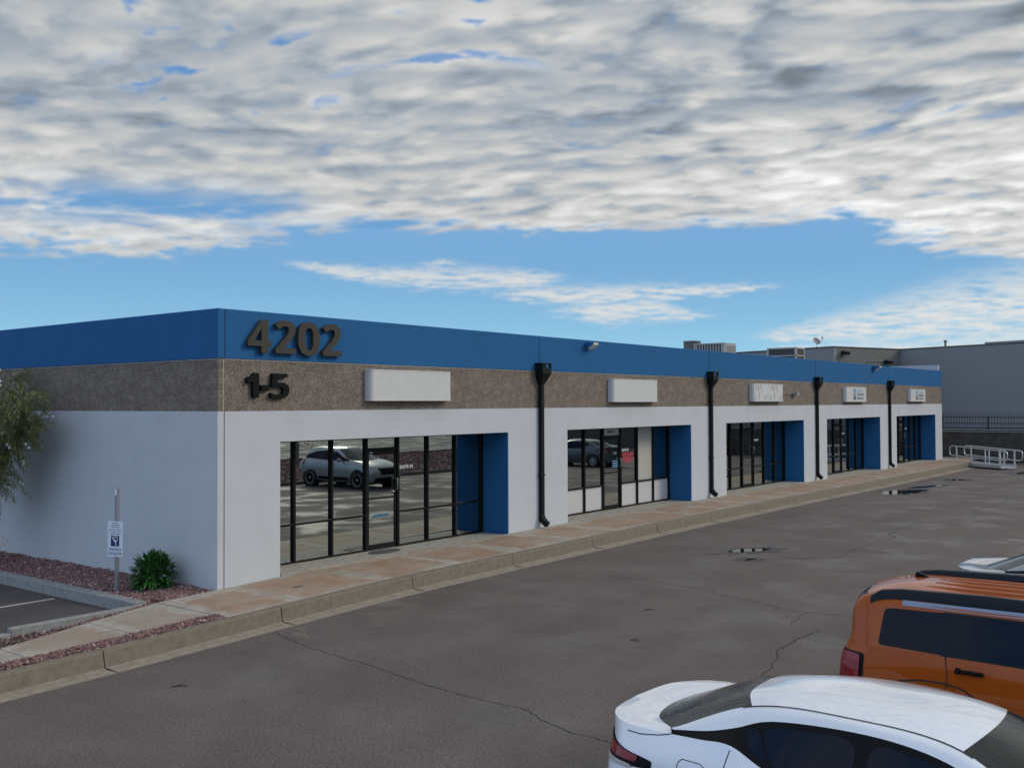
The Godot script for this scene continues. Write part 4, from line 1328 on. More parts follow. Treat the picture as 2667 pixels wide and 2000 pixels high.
func make_planting() -> void:
	var hz := noise(101, 0.5, 3)
	rocks("rock_mulch", "loose red crushed rock in the bed along the grey end wall", 16000, func(r):
		var z: float = -0.03 - 11.0 * pow(r.randf(), 1.15)
		var xl := -1.17 if z < -0.2 else -1.17 - z * 0.0
		var x: float = r.randf_range(xl, -0.02)
		# the bed narrows to a point at the corner beside the walk
		if z > -0.3 and x < -1.0: z -= 0.3
		var y: float = -0.128 + 0.035 * hz.get_noise_2d(x * 1.5, z * 1.5) + r.randf() * 0.03 + 0.03 * smoothstep(-0.6, -0.1, x) * (0.5 + hz.get_noise_2d(0.0, z * 2.0))
		return Vector3(x, y, z), 0.016, 0.036, 5)
	rocks("rock_strip", "narrow strip of loose red rock between sidewalk and kerb", 4600, func(r):
		var x: float = -1.17 - 7.5 * pow(r.randf(), 1.25)
		var z: float = r.randf_range(walk_front(x) + 0.015, 1.835)
		var m: float = 1.0 - absf(z - 1.68) / 0.17
		return Vector3(x, side_y(x) - 0.02 + r.randf() * 0.028 + 0.022 * m, z), 0.014, 0.03, 6)
	rocks("rock_scatter", "dark crushed rock on soil between low kerb and sidewalk", 520, func(r):
		var x: float = -1.25 - 3.2 * pow(r.randf(), 1.6)
		var z: float = r.randf_range(-0.08, walk_back(x) - 0.03)
		return Vector3(x, -0.24 + r.randf() * 0.02 + maxf(0.0, (x + 2.6) * 0.075), z), 0.014, 0.034, 7)
	rocks("far_rock_mulch", "red crushed rock bed across the lot mirrored in the glass", 9000, func(r):
		return Vector3(r.randf_range(5.0, 60.0), -0.12 + r.randf() * 0.03, r.randf_range(16.55, 29.0)), 0.04, 0.09, 8)
	# bush beside the corner
	var bu := thing("bush", "round bright green bush with narrow pointed leaves in the red rock", "bush", Vector3(-0.48, -0.12, -1.18))
	var r := RandomNumberGenerator.new()
	r.seed = 77
	var st := st_new()
	for k in 1150:
		var a := r.randf() * TAU
		var e := acos(r.randf_range(-0.75, 1.0))
		var d := Vector3(sin(e) * cos(a), cos(e), sin(e) * sin(a))
		var o := Vector3(0, 0.27, 0) + Vector3(d.x * 0.33, d.y * 0.33, d.z * 0.33) * pow(r.randf(), 0.5)
		var dd := (d + Vector3(r.randf_range(-0.45, 0.45), r.randf_range(0.0, 0.6), r.randf_range(-0.45, 0.45))).normalized()
		if o.x + dd.x * 0.18 > 0.46 or o.y + dd.y * 0.12 < -0.02: continue
		var g := r.randf_range(0.7, 1.35)
		leaf(st, o, dd, Vector3.UP if absf(dd.y) < 0.95 else Vector3.RIGHT, r.randf_range(0.11, 0.18), r.randf_range(0.045, 0.065), Color(0.04 * g, 0.135 * g, 0.028 * g), r.randf_range(0.0, 0.35))
	put(done(st), "foliage", M.bush, bu)
	var stems := st_new()
	for k in 9:
		var a := TAU * k / 9.0 + r.randf() * 0.4
		tube(stems, [Vector3(cos(a) * 0.03, -0.05, sin(a) * 0.03), Vector3(cos(a) * 0.12, 0.25, sin(a) * 0.12), Vector3(cos(a) * 0.24, 0.5, sin(a) * 0.24)], [0.008, 0.006, 0.003], 5)
	put(done(stems), "stems", M.bark, bu)
	var pale := st_new()
	leaf(pale, Vector3(-0.30, 0.16, 0.30), Vector3(-0.7, -0.2, 0.2).normalized(), Vector3.UP, 0.12, 0.022, Color(0.22, 0.26, 0.10), 0.5)
	leaf(pale, Vector3(-0.28, 0.17, 0.32), Vector3(0.6, 0.15, 0.7).normalized(), Vector3.UP, 0.12, 0.022, Color(0.22, 0.26, 0.10), 0.6)
	put(done(pale), "pale_leaves", M.bush, bu)
	oleander("oleander", "tall oleander shrub with white flowers beside the grey end wall", Vector3(-0.95, -0.12, -6.45), 9)
	# tree across the lot, mirrored in the first storefront
	mirror_tree(Vector3(33.5, -0.13, 24.5), "dark leafy tree in the rock bed mirrored in suite 01 glass", 3)
	mirror_tree(Vector3(26.0, -0.13, 27.5), "second leafy tree in the rock bed mirrored above the silver crossover", 4)

func oleander(called: String, label: String, at: Vector3, seed_: int) -> void:
	var t := thing(called, label, "shrub", at)
	var r := RandomNumberGenerator.new()
	r.seed = seed_
	var wood := st_new()
	var fol := st_new()
	var flo := st_new()
	var twigs := 0
	for s in 18:
		var a := TAU * s / 18.0 + r.randf_range(-0.2, 0.2)
		var reach := r.randf_range(1.3, 2.15)
		if cos(a) > 0.3: reach *= 0.8
		var hh := r.randf_range(2.3, 3.9)
		var out := Vector3(cos(a) * 0.42, 0, sin(a))
		var path := []
		for k in 7:
			var q := k / 6.0
			path.append(out * reach * pow(q, 1.35) + Vector3(0, hh * sin(q * 1.75) / sin(1.45), 0) + Vector3(r.randf_range(-0.06, 0.06), 0, r.randf_range(-0.06, 0.06)))
		tube(wood, path, [0.035, 0.03, 0.026, 0.02, 0.015, 0.01, 0.006], 6)
		for w in 48:
			var q := r.randf_range(1.9, 6.0)
			var p: Vector3 = curve(path, q)
			var dirv := (out.normalized() * r.randf_range(-0.3, 1.0) + Vector3(r.randf_range(-0.8, 0.8), r.randf_range(-0.75, 0.6), r.randf_range(-0.8, 0.8))).normalized()
			var ln := r.randf_range(0.22, 0.6)
			var mid := p + dirv * ln * 0.5 + Vector3(0, 0.05, 0)
			var tip := p + dirv * ln + Vector3(0, -ln * r.randf_range(0.0, 0.35), 0)
			if at.x + tip.x > -0.06: continue
			tube(wood, [p, mid, tip], [0.006, 0.004, 0.002], 4, false)
			twigs += 1
			var g0 := r.randf_range(0.75, 1.2)
			for v in 8:
				var u := 0.45 + 0.55 * v / 7.0
				var o := p.lerp(mid, u * 2.0) if u < 0.5 else mid.lerp(tip, u * 2.0 - 1.0)
				var td := (tip - mid).normalized()
				var ph := r.randf() * TAU
				for l in 3:
					var an := ph + TAU * l / 3.0
					var sx := td.cross(Vector3(0.2, 0.9, 0.3)).normalized()
					var sy := td.cross(sx).normalized()
					var ld := (td * r.randf_range(0.45, 0.9) + (sx * cos(an) + sy * sin(an)) * 0.7).normalized()
					var g := g0 * r.randf_range(0.8, 1.25)
					var col := Color(0.20 * g, 0.225 * g, 0.06 * g) if r.randf() > 0.15 else Color(0.36, 0.32, 0.16)
					leaf(fol, o, ld, Vector3.UP if absf(ld.y) < 0.9 else Vector3.RIGHT, r.randf_range(0.085, 0.15), r.randf_range(0.016, 0.023), col, r.randf_range(0.0, 0.3))
			if r.randf() < 0.06:
				for f in 2 + r.randi() % 2:
					var c := tip + Vector3(r.randf_range(-0.06, 0.06), r.randf_range(-0.03, 0.06), r.randf_range(-0.06, 0.06))
					var nn := Vector3(r.randf_range(-1, 0), r.randf_range(0.1, 0.8), r.randf_range(0, 1)).normalized()
					var sx := nn.cross(Vector3(0.3, 0.2, 0.9)).normalized()
					var sy := nn.cross(sx)
					for k in 5:
						var an := TAU * k / 5.0
						var pd := (sx * cos(an) + sy * sin(an) + nn * 0.25).normalized()
						leaf(flo, c, pd, nn, 0.032, 0.022, Color.WHITE, 0.1)
	put(done(wood), "stems", M.bark, t)
	put(done(fol), "foliage", M.oleander, t)
	put(done(flo), "flowers", M.petal, t)
	var dry := st_new()
	dry.set_color(Color.WHITE)
	for k in 6:
		var o := Vector3(-0.25 + r.randf_range(-0.05, 0.05), 0.72 - k * 0.05, 1.25 + r.randf_range(-0.08, 0.08))
		leaf(dry, o, Vector3(r.randf_range(-0.4, 0.4), -0.9, r.randf_range(-0.4, 0.4)).normalized(), Vector3.RIGHT, 0.16, 0.035, Color.WHITE, 0.3)
	tube(dry, [Vector3(-0.3, 1.0, 0.9), Vector3(-0.25, 0.72, 1.25)], 0.004, 4)
	put(done(dry), "dry_seed_pods", M.dry, t)

func mirror_tree(at: Vector3, label: String, seed_: int) -> void:
	var t := thing("shade_tree", label, "tree", at, 0.0)
	var r := RandomNumberGenerator.new()
	r.seed = seed_
	var wood := st_new()
	tube(wood, [Vector3.ZERO, Vector3(0.1, 0.9, 0), Vector3(-0.05, 1.8, 0.1), Vector3(0.1, 2.8, 0)], [0.16, 0.13, 0.11, 0.08], 9)
	var fol := st_new()
	for b in 9:
		var a := TAU * b / 9.0 + r.randf() * 0.5
		var s := Vector3(0, r.randf_range(1.2, 2.3), 0)
		var e := s + Vector3(cos(a) * r.randf_range(0.9, 1.7), r.randf_range(0.2, 1.6), sin(a) * r.randf_range(0.9, 1.7))
		tube(wood, [s, s.lerp(e, 0.5) + Vector3(0, 0.15, 0), e], [0.06, 0.04, 0.015], 6)
		for k in 170:
			var o := s.lerp(e, r.randf_range(0.45, 1.1)) + Vector3(r.randfn(0, 0.3), r.randfn(0, 0.3), r.randfn(0, 0.3))
			var d := Vector3(r.randf_range(-1, 1), r.randf_range(-0.6, 0.8), r.randf_range(-1, 1)).normalized()
			var g := r.randf_range(0.7, 1.3)
			leaf(fol, o, d, Vector3(0.1, 0.97, 0.2), 0.17, 0.07, Color(0.03 * g, 0.05 * g, 0.02 * g))
	put(done(wood), "trunk", M.bark, t)
	put(done(fol), "crown", M.bush, t)

# ---------------------------------------------------------------- sign post, ramp, small things
func make_street_things() -> void:
	var ps := thing("parking_sign", "white accessible parking sign mounted upside down on a steel post", "sign", Vector3(-1.0, -0.12, -1.47))
	var st := st_new()
	# square steel post with a row of holes
	box(st, Vector3(-0.028, -0.2, -0.028), Vector3(0.028, 1.80, 0.028), 0.004)
	put(done(st), "post", M.galvanised, ps)
	for k in 32:
		put(hole_mesh(), "hole", M.ac_dark, ps, Vector3(-0.0285, 0.1 + k * 0.052, 0.0))
	put(boxm(Vector3(-0.0315, 1.68, -0.024), Vector3(-0.0285, 1.785, 0.024), 0.001), "sticker", M.white_vinyl, ps)
	# plate faces the lot at the left; everything on it is upside down
	var pl := Node3D.new()
	pl.name = "sign_plate"
	ps.add_child(pl)
	pl.position = Vector3(-0.036, 0.925, -0.0)
	pl.rotation = Vector3(0, deg_to_rad(-68.0), 0)
	var plate := Node3D.new()
	put(boxm(Vector3(-0.15, -0.305, -0.002), Vector3(0.15, 0.305, 0.002), 0.001), "plate", mat_once("plate_white", lin(0.72, 0.76, 0.82)), pl)
	var ink := mat_once("plate_ink", lin(0.10, 0.13, 0.22))
	var rows := [["RESERVED", 0.225, 0.275, 0.26], ["PARKING", 0.155, 0.205, 0.24], ["VEHICLES WITHOUT", -0.095, -0.075, 0.22], ["STATE DISABLED", -0.135, -0.115, 0.24], ["PERMIT REQUIRED", -0.175, -0.155, 0.25], ["VIOLATORS WILL BE", -0.215, -0.197, 0.19], ["TOWED AWAY", -0.252, -0.235, 0.18], ["AT OWNER COST", -0.285, -0.27, 0.12]]
	for q in rows:
		var o := letters(q[0], Vector2(-q[3] / 2, q[1]), Vector2(q[3] / 2, q[2]), 0.0025, 0.001, "lettering", ink, pl)
		o.rotation = Vector3(0, 0, PI)
		o.position = Vector3(-o.position.x, -o.position.y, o.position.z)
	put(boxm(Vector3(-0.085, -0.125, 0.0022), Vector3(0.085, 0.055, 0.0032)), "symbol_field", mat_once("plate_blue", lin(0.01, 0.02, 0.13)), pl)
	# wheelchair figure, upside down
	var w := st_new()
	var fx := func(p: Vector2) -> Vector3: return Vector3(-p.x, -p.y - 0.03, 0.0042)
	var stroke := func(pts: Array, r: float) -> void:
		for k in pts.size() - 1:
			var a: Vector2 = pts[k]
			var b: Vector2 = pts[k + 1]
			var n := (b - a).normalized().orthogonal() * r
			var e := (b - a).normalized() * r * 0.5
			quad(w, fx.call(a - e - n), fx.call(a - e + n), fx.call(b + e + n), fx.call(b + e - n))
	var wheel := []
	for k in 15: wheel.append(Vector2(-0.012, -0.03) + Vector2(cos(1.9 + k * 0.33), sin(1.9 + k * 0.33)) * 0.04)
	stroke.call(wheel, 0.007)
	stroke.call([Vector2(-0.016, 0.045), Vector2(-0.01, -0.012), Vector2(0.03, -0.014), Vector2(0.046, -0.055), Vector2(0.06, -0.05)], 0.009)
	stroke.call([Vector2(-0.012, 0.016), Vector2(0.026, 0.014)], 0.007)
	var hd := []
	for k in 9: hd.append(Vector2(-0.017, 0.066) + Vector2(cos(TAU * k / 8.0), sin(TAU * k / 8.0)) * 0.007)
	stroke.call(hd, 0.007)
	put(done(w), "symbol_figure", M.white_vinyl, pl)
	for y in [-0.28, 0.28]:
		var bo := st_new()
		lathe(bo, [Vector2(0.0, 0.008), Vector2(0.008, 0.006), Vector2(0.01, 0.0)], Vector3(0, y, 0.002), Vector3(0, 0, 1), 8)
		put(done(bo), "bolt", M.galvanised, pl)
	plate.free()

	# aluminium wheelchair ramp at the far end of the walk
	var rp := thing("wheelchair_ramp", "bright aluminium wheelchair ramp with looped handrails by the block wall", "ramp", Vector3(45.1, -0.175, 1.75), 0.0)
	var L := 3.0
	var W := 0.95
	rp.rotation.y = atan2(-0.83, -0.55)   # own x runs along the ramp
	var deck := st_new()
	quad(deck, Vector3(0, 0.15, 0), Vector3(L, 0.05, 0), Vector3(L, 0.05, W), Vector3(0, 0.15, W))
	quad(deck, Vector3(0, 0.15, W), Vector3(L, 0.05, W), Vector3(L, 0.0, W), Vector3(0, 0.0, W))
	quad(deck, Vector3(0, 0.0, 0), Vector3(L, 0.0, 0), Vector3(L, 0.05, 0), Vector3(0, 0.15, 0))
	quad(deck, Vector3(0, 0.15, 0), Vector3(0, 0.15, W), Vector3(0, 0.0, W), Vector3(0, 0.0, 0))
	quad(deck, Vector3(L, 0.0, 0), Vector3(L, 0.0, W), Vector3(L, 0.05, W), Vector3(L, 0.05, 0))
	put(done(deck), "deck", M.aluminium, rp)
	for z in [0.0, W]:
		var side := st_new()
		box(side, Vector3(0.0, 0.04, z - 0.015), Vector3(L, 0.19, z + 0.015), 0.004, Transform3D(Basis(Vector3(0, 0, 1), -0.02), Vector3(0, 0.02, 0)))
		put(done(side), "side_plate", M.aluminium, rp)
		var hr := st_new()
		var pts := [Vector3(0.3, 0.98, z), Vector3(-0.25, 0.99, z), Vector3(-0.36, 0.94, z), Vector3(-0.39, 0.84, z), Vector3(-0.39, 0.64, z), Vector3(-0.36, 0.54, z), Vector3(-0.25, 0.5, z), Vector3(0.3, 0.49, z), Vector3(L - 0.3, 0.40, z), Vector3(L + 0.25, 0.385, z), Vector3(L + 0.36, 0.43, z), Vector3(L + 0.39, 0.53, z), Vector3(L + 0.39, 0.73, z), Vector3(L + 0.36, 0.83, z), Vector3(L + 0.25, 0.875, z), Vector3(L - 0.3, 0.885, z), Vector3(0.3, 0.98, z)]
		tube(hr, pts, 0.028, 8)
		put(done(hr), "handrail", M.aluminium, rp)
		for x in [0.08, 2.0, 2.25, L - 0.1]:
			var y1: float = 0.97 - 0.035 * x
			put(boxm(Vector3(x - 0.03, 0.03, z - 0.03), Vector3(x + 0.03, y1, z + 0.03), 0.006), "post", M.aluminium, rp)
	# red bin mirrored in the third storefront
	var rb := thing("waste_bin", "red bin against the block wall mirrored in the third storefront", "bin", Vector3(48.7, lot_y(48.7, 12.6), 12.6), 0.0)
	var bs := st_new()
	box(bs, Vector3(-0.4, 0.12, -0.45), Vector3(0.4, 0.95, 0.45), 0.04)
	put(done(bs), "tub", M.red_bin, rb)
	put(boxm(Vector3(-0.44, 0.951, -0.49), Vector3(0.44, 1.03, 0.49), 0.03), "lid", M.red_bin, rb)
	for z in [-0.35, 0.35]:
		for x in [-0.3, 0.3]:
			var wh := st_new()
			lathe(wh, [Vector2(0.0, -0.03), Vector2(0.06, -0.03), Vector2(0.06, 0.03), Vector2(0.0, 0.03)], Vector3(x, 0.06, z), Vector3(1, 0, 0), 10)
			put(done(wh), "wheel", M.tyre, rb)
	# door mat and bits on the ground
	var mt := st_new()
	var ring := PackedVector2Array()
	for k in 28: ring.append(Vector2(cos(TAU * k / 28.0) * 0.42, sin(TAU * k / 28.0) * 0.2))
	prism(mt, ring, Vector3.ZERO, Vector3(1, 0, 0), Vector3(0, 0, -1), Vector3(0, 0.012, 0))
	var mo := put(done(mt), "door_mat", M.ac_dark)
	mo.position = Vector3(4.45, side_y(4.7) + 0.006, -0.42)
	tag(mo, "dark oval door mat in front of the suite 01 door", "mat")
	var cv := put(boxm(Vector3(-0.09, 0, -0.05), Vector3(0.09, 0.006, 0.05), 0.002), "utility_cover", M.dark_concrete)
	cv.position = Vector3(0.95, side_y(0.95) + 0.003, 1.0)
	tag(cv, "small rectangular metal cover set in the brown sidewalk", "cover")
	var lv := [[-3.2, 3.5, 0.5, 0.22, "curled dark dead leaf on the asphalt beside the gutter"], [1.9, 7.1, 1.2, 0.16, "thin dark twig lying alone in the middle of the lot"], [3.6, 6.3, 0.3, 0.26, "forked dark twig on the asphalt near the long crack"], [1.3, 9.4, 0.9, 0.13, "short dark stick on the asphalt behind the white sedan"]]
	for q in lv:
		var s := st_new()
		s.set_color(Color.WHITE)
		var o := Vector3.ZERO
		var a: float = q[2]
		tube(s, [o, Vector3(cos(a) * q[3] * 0.5, 0.012, sin(a) * q[3] * 0.5), Vector3(cos(a + 0.3) * q[3], 0.004, sin(a + 0.3) * q[3])], [0.004, 0.009, 0.003], 5)
		leaf(s, Vector3(cos(a) * q[3] * 0.5, 0.012, sin(a) * q[3] * 0.5), Vector3(cos(a - 0.7), 0.1, sin(a - 0.7)).normalized(), Vector3.UP, q[3] * 0.45, 0.02, Color.WHITE, 0.1)
		var ob := put(done(s), "twig", mat_once("twig", lin(0.03, 0.025, 0.02)))
		ob.position = Vector3(q[0], lot_y(q[0], q[1]) + 0.006, q[1])
		tag(ob, q[4], "twig", "twigs and leaves on the asphalt")

var _hole: ArrayMesh
func hole_mesh() -> ArrayMesh:
	if _hole == null:
		var s := st_new()
		lathe(s, [Vector2(0.0, -0.001), Vector2(0.006, -0.001), Vector2(0.006, 0.0005)], Vector3.ZERO, Vector3(1, 0, 0), 8)
		_hole = done(s)
	return _hole

# ---------------------------------------------------------------- vehicles
# own axes: x across, y up, z from the tail (0) to the nose; spec points are (across, height, along)
func side_at(tab: Array, t: float) -> Vector3:
	for i in tab.size() - 1:
		if t <= tab[i + 1][0] or i == tab.size() - 2:
			var u: float = clampf((t - tab[i][0]) / (tab[i + 1][0] - tab[i][0]), 0, 1)
			u = u * u * (3.0 - 2.0 * u) * 0.5 + u * 0.5
			return Vector3(lerpf(tab[i][1], tab[i + 1][1], u), lerpf(tab[i][2], tab[i + 1][2], u), t)
	return Vector3.ZERO

func flipx(p: Vector3) -> Vector3:
	return Vector3(-p.x, p.y, p.z)

func gs(H: Array, r: float, i: float) -> Vector3:
	r = clampf(r, 0, H.size() - 1.001)
	i = clampf(i, 0, H[0].size() - 1.001)
	var a := int(r)
	var b := int(i)
	return H[a][b].lerp(H[a][b + 1], i - b).lerp(H[a + 1][b].lerp(H[a + 1][b + 1], i - b), r - a)

func gn(H: Array, r: float, i: float) -> Vector3:
	var dr := gs(H, r + 0.3, i) - gs(H, r - 0.3, i)
	var di := gs(H, r, i + 0.3) - gs(H, r, i - 0.3)
	var n := dr.cross(di).normalized()
	var p := gs(H, r, i)
	var o := p - Vector3(0, 0.7, clampf(p.z, 1.2, 3.2))
	return n if n.dot(o) > 0 else -n

# grid place of the point with this height and this along (ax 2) or across (ax 0) value
func find(H: Array, h: float, v: float, ax := 2, zlim := Vector2(-1, 9)) -> Vector2:
	var best := 1e9
	var at := Vector2.ZERO
	for r in H.size():
		for i in H[0].size():
			var p: Vector3 = H[r][i]
			if p.z < zlim.x or p.z > zlim.y: continue
			var e := pow(p.y - h, 2) + pow(p[ax] - v, 2)
			if e < best:
				best = e
				at = Vector2(r, i)
	for k in 8:
		var p := gs(H, at.x, at.y)
		var pr := gs(H, at.x + 0.2, at.y)
		var pi := gs(H, at.x, at.y + 0.2)
		var a := (pr.y - p.y) * 5.0
		var b := (pi.y - p.y) * 5.0
		var c := (pr[ax] - p[ax]) * 5.0
		var d := (pi[ax] - p[ax]) * 5.0
		var det := a * d - b * c
		if absf(det) < 1e-7: break
		var ey := h - p.y
		var ev := v - p[ax]
		var step := Vector2((ey * d - b * ev) / det, (a * ev - ey * c) / det)
		at += step.limit_length(1.0)
	return at

# patch lying on the grid between four places (low-rear, low-front, high-front, high-rear), rounded corners
func patch(st: SurfaceTool, H: Array, q: Array, off: float, sgn: float, rnd := 0.0, n := 24) -> void:
	var g := []
	for b in n + 1:
		var v := float(b) / n
		var cut := 0.0
		if rnd > 0.0:
			var e := minf(v, 1.0 - v)
			if e < rnd: cut = rnd * 0.6 * (1.0 - sqrt(maxf(0.0, 1.0 - pow(1.0 - e / rnd, 2.0))))
		var row := []
		for a in n + 1:
			var u := lerpf(cut, 1.0 - cut, float(a) / n)
			var c: Vector2 = q[0].lerp(q[1], u).lerp(q[3].lerp(q[2], u), v)
			var p := gs(H, c.x, c.y) + gn(H, c.x, c.y) * off
			row.append(flipx(p) if sgn < 0 else p)
		g.append(row)
	grid(st, g, null, sgn < 0)

func ribbon(st: SurfaceTool, H: Array, pts: Array, w: float, off: float, sgn: float) -> void:
	var line := []
	for k in pts.size() - 1:
		for m in 8: line.append(pts[k].lerp(pts[k + 1], m / 8.0))
	line.append(pts[-1])
	var g := []
	for k in line.size():
		var c: Vector2 = line[k]
		var p := gs(H, c.x, c.y)
		var c2: Vector2 = line[mini(k + 1, line.size() - 1)]
		var c1: Vector2 = line[maxi(k - 1, 0)]
		var d := (gs(H, c2.x, c2.y) - gs(H, c1.x, c1.y)).normalized()
		var n := gn(H, c.x, c.y)
		var s := n.cross(d).normalized() * w * 0.5
		var a := p + n * off - s
		var b := p + n * off + s
		g.append([flipx(a), flipx(b)] if sgn < 0 else [a, b])
	grid(st, g)

func wheel(parent: Node, at: Vector3, r: float, sgn: float, spokes: int) -> void:
	var w := Node3D.new()
	w.name = "wheel"
	w.position = at
	parent.add_child(w, true)
	var ax := Vector3(sgn, 0, 0)
	var st := st_new()
	lathe(st, [Vector2(r * 0.62, -0.2), Vector2(r * 0.97, -0.19), Vector2(r, -0.15), Vector2(r, -0.03), Vector2(r * 0.96, 0.0), Vector2(r * 0.70, 0.006), Vector2(r * 0.66, -0.02)], Vector3.ZERO, ax, 36)
	put(done(st), "tyre", M.tyre, w)
	var rm := st_new()
	lathe(rm, [Vector2(r * 0.66, -0.02), Vector2(r * 0.68, -0.004), Vector2(r * 0.63, -0.006), Vector2(r * 0.60, -0.05)], Vector3.ZERO, ax, 36)
	lathe(rm, [Vector2(0, 0.0), Vector2(r * 0.12, -0.002), Vector2(r * 0.15, -0.03)], Vector3.ZERO, ax, 18)
	for k in spokes:
		var a := TAU * k / spokes
		var bs := Basis(ax, a)
		for e in [-0.05, 0.05]:
			box(rm, Vector3(-0.028, r * 0.1, -0.012), Vector3(-0.010, r * 0.65, 0.012), 0.003, Transform3D(bs * Basis(ax, e * 2.0) * Basis.from_scale(Vector3(sgn, 1, 1)), Vector3.ZERO))
	put(done(rm), "rim", M.rim, w)
	var bk := st_new()
	lathe(bk, [Vector2(0, -0.07), Vector2(r * 0.64, -0.07)], Vector3.ZERO, ax, 24)
	put(done(bk), "brake", M.seam, w)

func make_car(sp: Dictionary, called: String, label: String, category: String, at: Vector3, turn: float, paint: Material, roof_paint: Material, rear_glass: Material) -> Node3D:
	var car := thing(called, label, category, at, turn, sp.get("group", ""))
	var NV := 41
	var belt := []
	var tl := []
	for k in NV:
		belt.append(curve(sp.B, 8.0 * k / (NV - 1)))
		tl.append(curve(sp.T, 8.0 * k / (NV - 1)))
	# lower body: half rings from the tail round the side to the nose
	var half := []
	var lv: Array = sp.levels
	for l in lv.size() + 1:
		var row := []
		var rear: Array
		var front: Array
		var sd := []
		if l < lv.size():
			rear = lv[l].rear.duplicate()
			front = lv[l].front.duplicate()
			for k in NV: sd.append(side_at(lv[l].side, belt[k].z))
		else:
			rear = sp.top_rear.duplicate()
			front = sp.top_front.duplicate()
			sd = belt
		rear.append(sd[0])
		front.push_front(sd[NV - 1])
		for k in 14: row.append(curve(rear, (rear.size() - 1) * k / 14.0))
		for k in NV: row.append(sd[k])
		for k in range(1, 15): row.append(curve(front, (front.size() - 1) * k / 14.0))
		half.append(row)
	var H := []
	var sub := 5
	for l in (half.size() - 1) * sub + 1:
		var row := []
		for i in half[0].size():
			var col := []
			for x in half: col.append(x[i])
			row.append(curve(col, float(l) / sub))
		H.append(row)
	var body := []
	for row in H:
		var r := []
		for i in range(row.size() - 1, 0, -1): r.append(flipx(row[i]))
		for i in row.size(): r.append(row[i])
		body.append(r)
	var st := st_new()
	grid(st, body)
	put(done(st), "body", paint, car)
	# greenhouse top: rear glass, roof, windscreen
	var top := []
	for k in NV:
		var v := 4.0 * k / (NV - 1)
		var c: Vector3 = curve([sp.C[0][0], sp.C[1][0], sp.C[2][0], sp.C[3][0], sp.C[4][0]], v)
		var m: Vector3 = curve([sp.C[0][1], sp.C[1][1], sp.C[2][1], sp.C[3][1], sp.C[4][1]], v)
		var s: Vector3 = curve([sp.C[0][2], sp.C[1][2], sp.C[2][2], sp.C[3][2], sp.C[4][2]], v)
		var row := []
		for u in 25: row.append(curve([flipx(s), flipx(m), c, m, s], u / 6.0))
		top.append(row)
	var rg: int = sp.get("rear_glass_margin", 0)
	var a := st_new()
	grid(a, top, func(i, j): return i < 10 and i >= sp.get("rear_glass_from", 0) and j >= rg and j < 24 - rg)
	put(done(a), "rear_window", rear_glass, car)
	a = st_new()
	grid(a, top, func(i, j): return i >= 10 and i < 30)
	put(done(a), "roof", roof_paint, car)
	a = st_new()
	grid(a, top, func(i, _j): return i >= 30)
	put(done(a), "windscreen", sp.get("screen", rear_glass), car)
	if rg > 0 or sp.get("rear_glass_from", 0) > 0:
		a = st_new()
		grid(a, top, func(i, j): return i < 10 and not (i >= sp.get("rear_glass_from", 0) and j >= rg and j < 24 - rg))
		put(done(a), "tailgate", paint, car)
	# side strips: painted rail over dark glass band
	var strip := []   # rows from belt up, right side
	for r in 6:
		var row := []
		for k in NV: row.append(belt[k].lerp(tl[k], r / 5.0))
		strip.append(row)
	for r in range(1, 4):
		var row := []
		for k in NV:
			var dd: Vector3 = top[k][24]
			row.append(tl[k].lerp(dd, r / 3.0) + Vector3(0.012, 0.012, 0) * sin(PI * r / 3.0))
		strip.append(row)
	for sgn in [1.0, -1.0]:
		var g := []
		for row in strip:
			var r := []
			for p in row: r.append(flipx(p) if sgn < 0 else p)
			g.append(r)
		a = st_new()
		grid(a, g, func(i, _j): return i >= 5, sgn < 0)
		put(done(a), "roof_rail_panel", paint, car)
		a = st_new()
		grid(a, g, func(i, _j): return i < 5, sgn < 0)
		put(done(a), "window_band", sp.get("band", M.trim), car)
		for w in sp.get("pillars", []):
			a = st_new()
			patch(a, strip, w, 0.002, sgn, 0.0, 8)
			put(done(a), "pillar", M.rail_black, car)
		for w in sp.windows:
			a = st_new()
			patch(a, strip, w, 0.004, sgn, sp.get("win_round", 0.3), 20)
			put(done(a), "side_window", M.car_glass, car)
		# roof gutter seam
		a = st_new()
		var ln := []
		for k in range(9, 32): ln.append(Vector2(7.9, k))
		ribbon(a, strip, ln, 0.012, 0.004, sgn)
		put(done(a), "roof_seam", M.seam, car)
		for q in sp.get("chrome", []):
			a = st_new()
			ribbon(a, strip, q, 0.022, 0.005, sgn)
			put(done(a), "window_trim", M.chrome, car)
	# deck and bonnet
	for e in 2:
		var rows := []
		for r in 6:
			var row := []
			for k in range(-14, 15):
				var ak := absi(k)
				var lo: Vector3 = H[-1][ak] if e == 0 else H[-1][H[0].size() - 1 - ak]
				var hi: Vector3 = curve([sp.C[4 * e][0], sp.C[4 * e][1], sp.C[4 * e][2]], ak / 7.0)
				var p := lo.lerp(hi, r / 5.0) + Vector3(0, sp.crown[e] * sin(PI * r / 5.0), 0)
				row.append(flipx(p) if k < 0 else p)
			rows.append(row)
		a = st_new()
		grid(a, rows, null, e == 1)
		put(done(a), ("tailgate_ledge" if sp.get("no_deck", false) else "boot_lid") if e == 0 else "bonnet", roof_paint if e == 0 else paint, car)
